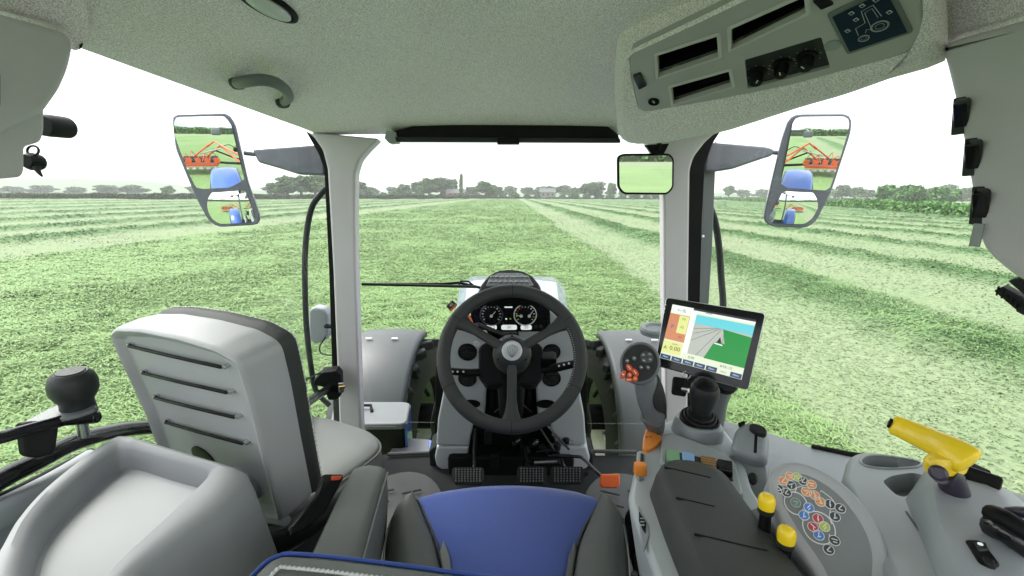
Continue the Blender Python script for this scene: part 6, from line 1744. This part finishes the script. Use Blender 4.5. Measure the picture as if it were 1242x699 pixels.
# ---- park brake handle
yh = thing('parking_handle', PD(1150, 580, .7), 'bright yellow bar handle on a dark neck, standing on the right side console', 'handle')
dY = .53
ypth = [PD(1081, 514, dY * 1.12), PD(1098, 521, dY * 1.10), PD(1125, 533, dY * 1.05), PD(1150, 545, dY * 1.0), PD(1168, 556, dY * .97), PD(1178, 563, dY * .955)]
P_ = spl(ypth, sub=5); rings = []
nz_ = to_cam(ypth[2])
for i, c in enumerate(P_):
    t = (P_[min(i + 1, len(P_) - 1)] - P_[max(i - 1, 0)]).normalized(); s_ = t.cross(nz_).normalized(); u = s_.cross(t); k = i / (len(P_) - 1)
    w = .0108 + .0050 * min(1, k * 1.3); 
    if k > .88: w *= math.sqrt(max(.05, 1 - ((k - .88) / .125) ** 2))
    if i == 0: w *= .8
    rings.append([c + s_ * w * 1.18 * math.cos(a) + u * w * .6 * math.sin(a) for a in [2 * math.pi * j / 20 for j in range(20)]])
loft('grip_bar', rings, M['yellow'], yh, True, True, True, 60)
lathe('end_plug', [(.007, 0), (.007, .003), (0, .004)], frame(P_[0], (P_[0] - P_[1])), M['black'], yh, 14)
yc = PD(1147, 566, .528)
lathe('grip_collar', [(.0145, -.006), (.016, .0), (.016, .008), (.013, .014), (0, .014)], frame(yc, vec(-.1, .12, 1), vec(0, 1, 0)), M['yellow'], yh, 28, 1.55, .8)
tube('neck', [yc + vec(0, 0, -.008), PD(1153, 580, .530), PD(1160, 604, .540)], [.0155, .0135, .0145], M['purple_dark'], yh, 20, 4)
lathe('lock_button', [(.009, 0), (.009, .006), (.006, .009), (0, .009)], frame(PD(1138, 574, .508), to_cam(PD(1139, 571, .50))), M['purple_dark'], yh, 16)
box('latch_block', frame(PD(1184, 577, .56), to_cam(PD(1180, 575, .6))), .045, .018, .03, M['black'], yh, .004)

# ---- raised keypad panel with printed discs
kp_ = thing('hydraulic_keypad', PD(1000, 630, .75), 'teardrop-shaped keypad panel of coloured round symbols joined by white lines', 'keypad')
kc0 = PD(1000, 635, .535); pK = (kc0, (to_cam(kc0) + vec(-.05, -.1, .55)).normalized()); nK = pK[1]
def KP(x, y, d=0.): return HP(x, y, (pK[0] + nK * d, nK))
ko = [(935, 590), (937, 577), (946, 566), (960, 562), (980, 565), (1002, 575), (1026, 592), (1046, 614), (1062, 638), (1072, 662), (1076, 688), (1070, 730), (1040, 770), (1010, 745), (985, 690), (955, 645), (940, 615)]
Rk = spl([KP(*p) for p in ko], closed=True, sub=4); ck = sum(Rk, Vector()) / len(Rk); sK = 1 if (inset_ring(Rk, .01)[0] - ck).length < (Rk[0] - ck).length else -1
def ki(d): return inset_ring(Rk, sK * d)
loft('keypad_rim', [[p - nK * .002 for p in ki(.014)], [p - nK * .001 for p in ki(.010)], [p + nK * .001 for p in ki(.007)], [p + nK * .001 for p in ki(.003)], Rk, [p - nK * .008 for p in ki(-.004)], [p - nK * .06 for p in ki(-.010)], [p - nK * .10 for p in ki(-.012)]], M['shell_bright'], kp_, True, False, True, 60)
face_o = loft('keypad_face', [[p - nK * .0015 for p in ki(.0128)], [p - nK * .006 for p in ki(.0128)]], M['pad_face'], kp_, True, True, True, 30)
def KF(x, y, d=-.0010): return frame(KP(x, y, d), nK, KP(x, y - 5) - KP(x, y + 5))
icons = [(950, 584, 'icon_orange'), (958, 578, 'icon_orange'), (966.5, 579, 'icon_green'), (974, 584, 'icon_dark'), (984, 588, 'icon_orange'), (945, 593.5, 'icon_dark'), (959.5, 589, 'icon_dark'), (954, 598, 'icon_dark'),
         (978, 597, 'icon_orange'), (988, 601, 'icon_orange'), (995, 609, 'icon_orange'), (1006.5, 612, 'icon_dark'), (1019, 617, 'icon_dark'), (1012.5, 627, 'icon_dark'), (981, 616, 'icon_blue'), (975, 625.5, 'icon_blue'),
         (992, 629.5, 'icon_red'), (986, 639.5, 'icon_red'), (1000, 639, 'icon_green'), (993, 649.5, 'icon_blue'), (1012, 656, 'icon_dark'), (1005, 667, 'icon_dark'), (965, 610, 'icon_teal')]
for x, y, m_ in icons:
    F = KF(x, y); b = lathe('symbol_key', [(.0054, 0), (.0054, .0012), (0, .0014)], F, M[m_], kp_, 16)
    bm = bmesh.new(); annulus(bm, F @ Matrix.Translation((0, 0, .0001)), .0052, .0059, .0014, 18)
    add_box(bm, F @ Matrix.Translation((0, .0012, .0016)) @ Matrix.Rotation((x * 7 + y) % 3, 4, 'Z'), .006, .0011, .0004)
    add_box(bm, F @ Matrix.Translation((.0006, -.0018, .0016)) @ Matrix.Rotation((x * 3 + y) % 2, 4, 'Z'), .004, .0010, .0004)
    bm_obj('symbol_print', bm, M['white_print'] if m_ not in ('icon_teal',) else M['grey_print'], b, False)
for x, y, r_ in ((965, 610.5, .0118), (993, 640, .0160)):
    bm = bmesh.new(); annulus(bm, KF(x, y, -.0012) @ Matrix.Diagonal((1, 1.12, 1, 1)), r_, r_ + .0012, .0007, 36); bm_obj('white_circle', bm, M['white_print'], kp_, False)
for P in ([(964, 598), (966, 592), (971, 590), (976, 592)], [(981, 600), (988, 603), (994, 605)], [(995, 597), (996, 595), (1008, 604), (1014, 612), (1007, 618)], [(973, 617), (979, 624), (982, 629)], [(1007, 619), (1006, 628), (1009, 636)], [(1006, 648), (1006, 653)]):
    bm = bmesh.new(); add_tube(bm, [KP(x, y, -.0009) for x, y in P], .0006, 5); bm_obj('white_line', bm, M['white_print'], kp_, False)

# ---- two yellow-capped levers
for i, (x, y, lab) in enumerate(((930, 609, 'yellow-capped black control lever, the one farther from the camera by the armrest pad'), (954, 649, 'yellow-capped black control lever, the nearer one by the armrest pad'))):
    o = thing('spool_lever', PD(x, y + 25, .74), lab, 'lever', 'yellow-capped levers beside the armrest')
    c = PD(x, y, .56 if i == 0 else .525); ax_ = vec(.02, .10, 1).normalized(); F = frame(c, ax_, vec(0, 1, 0)) @ Matrix.Scale(.88, 4)
    lathe('yellow_cap', [(.0108, -.010), (.0115, -.005), (.0118, .002), (.0110, .007), (.0085, .011), (.0045, .0128), (0, .013)], F, M['yellow'], o, 32)
    lathe('lever_collar', [(.0098, -.018), (.0112, -.015), (.0112, -.010), (0, -.010)], F, M['plastic_charcoal'], o, 28)
    lathe('lever_stem', [(.008, -.062), (.0078, -.018), (0, -.018)], F, M['black'], o, 20)
    lathe('lever_base', [(.016, -.068), (.015, -.058), (.010, -.052), (0, -.052)], F, M['black'], o, 28)
shell('lever_deck', rp([AP(*p, -.022) for p in ((908, 618), (930, 612), (965, 655), (1010, 730), (1010, 780), (965, 740), (930, 670))], .01), -nA * .02, M['plastic_mid'], rc, .003)
lathe('indicator_light', [(.006, 0), (.006, .002), (0, .003)], frame(AP(978, 686, -.020), nA), M['icon_green'], rc, 16, 1.3, .8)

# ---- tablet
tb = thing('display_tablet', PD(862, 416, 1.02), 'black-framed tablet display showing a green field guidance map, on the right pillar', 'tablet')
tc_ = PD(863, 417, 1.02); nt_ = (to_cam(tc_) + vec(.02, 0, .02)).normalized(); pt_ = (tc_, nt_)
def TF(x, y, d=0.): return HP(x, y, (tc_ + nt_ * d, nt_))
bz = rp([TF(*p) for p in ((807.5, 360.5), (929.5, 380), (908, 474), (793.5, 443.5))], .010, 5)
shell('tablet_edge', [p - nt_ * .002 for p in bz], -nt_ * .016, M['steel'], tb, .003, 4)
bz2 = inset_ring(bz, .0018); cb_ = sum(bz, Vector()) / len(bz)
if (bz2[0] - cb_).length > (bz[0] - cb_).length: bz2 = inset_ring(bz, -.0018)
shell('tablet_bezel', bz2, -nt_ * .008, M['black_gloss'], tb, .0012, 3)
Q = [TF(*p, .0004) for p in ((815.8, 369.3), (917.3, 388.2), (899.2, 460.8), (800.0, 433.8))]
scrn = flat('screen', Q, M['scr_pale'], tb, .0003)
def SP(u, v, d=.0009): return bil(Q, u, 1 - v) + nt_ * d       # v measured downwards
def sq(name, u0, v0, u1, v1, m_, d=.0009, parent=None): return flat(name, [SP(u0, v0, d), SP(u1, v0, d), SP(u1, v1, d), SP(u0, v1, d)], M[m_], parent or scrn, .0002)
def poly(name, P, m_, d=.0009): return flat(name, [SP(u, v, d) for u, v in P], M[m_], scrn, .0002)
def st(s_, u, v, size, m_, d=.0016, al='CENTER'):
    x = (Q[1] - Q[0]).normalized(); return txt('screen_text', s_, frame(SP(u, v, d), nt_, nt_.cross(x)), size, M[m_], scrn, al, .0001)
sq('title_bar', .0, .0, 1, .07, 'scr_white'); sq('status_bar', .27, .0, 1, .035, 'icon_dark', .0012)
sq('side_bar', .25, .07, .32, .90, 'scr_white')
sq('map_sky', .32, .10, 1, .26, 'scr_cyan'); sq('map_ground', .32, .26, 1, .80, 'scr_grey')
poly('mapped_area', [(.665, .26), (1, .30), (1, .81), (.52, .81), (.60, .50), (.72, .50)], 'scr_green', .0012)
for a, b in (((.62, .26), (.33, .44)), ((.64, .26), (.33, .56)), ((.655, .26), (.42, .80)), ((.68, .27), (.70, .52)), ((.60, .26), (.33, .35))):
    tube('guidance_line', [SP(*a, .0013), SP(*b, .0013)], .0004, M['icon_dark'], scrn, 4)
poly('vehicle_marker', [(.655, .40), (.685, .50), (.625, .50)], 'icon_dark', .0014)
poly('work_width_bar', [(.60, .51), (.70, .52), (.70, .54), (.60, .53)], 'scr_white', .0014)
sq('tool_icons', .02, .02, .24, .15, 'scr_white', .0011); st('+~%', .13, .085, .011, 'black_print')
sq('menu_panel', .0, .16, .25, .64, 'scr_orange', .0011); sq('menu_cell', .125, .17, .245, .49, 'scr_yellow', .0013)
st('F3', .185, .23, .008, 'black_print'); st('F2', .185, .38, .008, 'black_print'); st('F1', .19, .56, .008, 'black_print'); st('P', .065, .40, .015, 'scr_blue')
sq('speed_cell', .0, .66, .245, .88, 'scr_yellow', .0012); st('km/h', .15, .70, .006, 'black_print'); st('0.00', .16, .78, .0145, 'black_print'); st('A', .04, .79, .012, 'black_print')
sq('info_strip', .26, .81, 1, .90, 'scr_pale', .0012); st('0.00', .38, .86, .008, 'black_print'); st('RTK-15', .80, .87, .008, 'black_print'); st('Swath', .46, .045, .0065, 'black_print')
for k in range(7):
    u = .005 + k * .143
    sq('soft_key', u, .915, u + .13, .995, 'scr_navy' if k != 5 else 'scr_pale', .0012); st('Menu', u + .065, .955, .0055, 'scr_white' if k != 5 else 'black_print')
for k in range(3): lathe('status_led', [(.0012, 0), (.0012, .0006), (0, .0007)], frame(TF(807.5 - k * 1.0, 370 + k * 4.5, .0002), nt_), M['lcd'], tb, 8)
# tablet mount
tm = thing('tablet_mount', PD(840, 470, 1.05), 'black ball-and-arm bracket holding the tablet', 'bracket')
tube('mount_arm', [PD(860, 440, 1.06), PD(845, 458, 1.07), PD(826, 468, 1.06)], .012, M['black'], tm, 12, 3)
box('clamp', frame(PD(824, 469, 1.04), to_cam(PD(824, 469, 1.0))), .034, .044, .03, M['black'], tm, .006)
tube('clamp_screw', [PD(828, 472, 1.02), PD(836, 474, 1.0)], .005, M['steel'], tm, 10)
tube('key_ring', [PD(832.5 + 5 * math.cos(a), 455 + 4.5 * math.sin(a), 1.035) for a in [k * math.pi / 10 for k in range(20)]], .0012, M['steel'], tm, 6, 0, True)
tube('mount_post', [PD(878, 455, 1.09), PD(872, 490, 1.12), PD(868, 520, 1.14)], [.032, .020, .018], M['plastic_mid'], tm, 16)
lathe('ball_socket', [(0, -.02), (.030, -.012), (.034, 0), (.026, .012), (0, .014)], frame(PD(880, 462, 1.07), vec(0, -1, .5)), M['black'], tm, 24)
tube('mount_cable', [PD(845, 458, 1.04), PD(843, 470, 1.03), PD(846, 485, 1.02)], .004, M['rubber'], tm, 8, 4)
# ring-shaped bottle holder behind the tablet
bh = thing('bottle_holder', PD(785, 400, 1.2), 'grey open ring holder at the windscreen, just left of the tablet', 'bottle holder')
FB = frame(PD(796, 399, 1.30), vec(0, -.05, 1), vec(0, 1, 0))
lathe('holder_ring', [(.032, -.014), (.047, -.014), (.049, 0), (.045, .006), (.035, .006), (.031, 0)], FB, M['plastic'], bh, 36)
bh.children[0].data.name = 'holder_ring'
tube('holder_arm', [PD(812, 402, 1.32), PD(824, 408, 1.45)], .010, M['plastic_mid'], bh, 8)

# ---- connectors and sockets at lower right
sk = thing('power_socket', PD(1190, 670, .62), 'black-framed rocker socket let into the side console, bottom right', 'socket')
def SK(x, y, d=0.): return HP(x, y, (pR[0] + nR * (.002 + d), nR))
shell('socket_frame', rp([SK(*p) for p in ((1169, 653), (1189, 654), (1202, 668), (1214, 684), (1205, 690), (1187, 682))], .004), -nT * .02, M['black'], sk, .003)
shell('rocker', rp([SK(*p, .002) for p in ((1180, 656), (1196, 657), (1199, 666), (1187, 667))], .002), -nT * .01, M['plastic_charcoal'], sk, .002)
lathe('indicator', [(.0022, 0), (.0022, .001), (0, .0014)], frame(SK(1189, 660.5, .004), nT), M['lcd'], sk, 12)
shell('socket_cap', rp([SK(*p, .003) for p in ((1190, 673), (1206, 678), (1208, 686), (1196, 683))], .002), -nT * .01, M['rubber'], sk, .002)
cb3 = thing('cable_plugs', PD(1225, 650, .58), 'bunch of black cable plugs at the right edge of the console, one red', 'connector')
for P, r_, m_ in (([(1204, 624), (1220, 630), (1250, 650)], .010, 'black'), ([(1206, 640), (1222, 645), (1255, 668)], .013, 'black_gloss'), ([(1214, 658), (1230, 668), (1260, 690)], .011, 'rubber'), ([(1225, 622), (1245, 622), (1290, 630)], .006, 'purple_dark'), ([(1208, 688), (1222, 692), (1245, 705)], .010, 'black')):
    tube('plug', [PD(x, y, .475 - .015 * k) for k, (x, y) in enumerate(P)], r_, M[m_], cb3, 12, 3)
tube('red_plug', [PD(1214, 696, .45), PD(1226, 700, .45), PD(1245, 715, .44)], .008, M['red_orange'], cb3, 12)
lathe('green_light', [(.004, 0), (0, .002)], frame(PD(1240, 650, .445), to_cam(PD(1240, 650, .45))), M['icon_green'], cb3, 10)
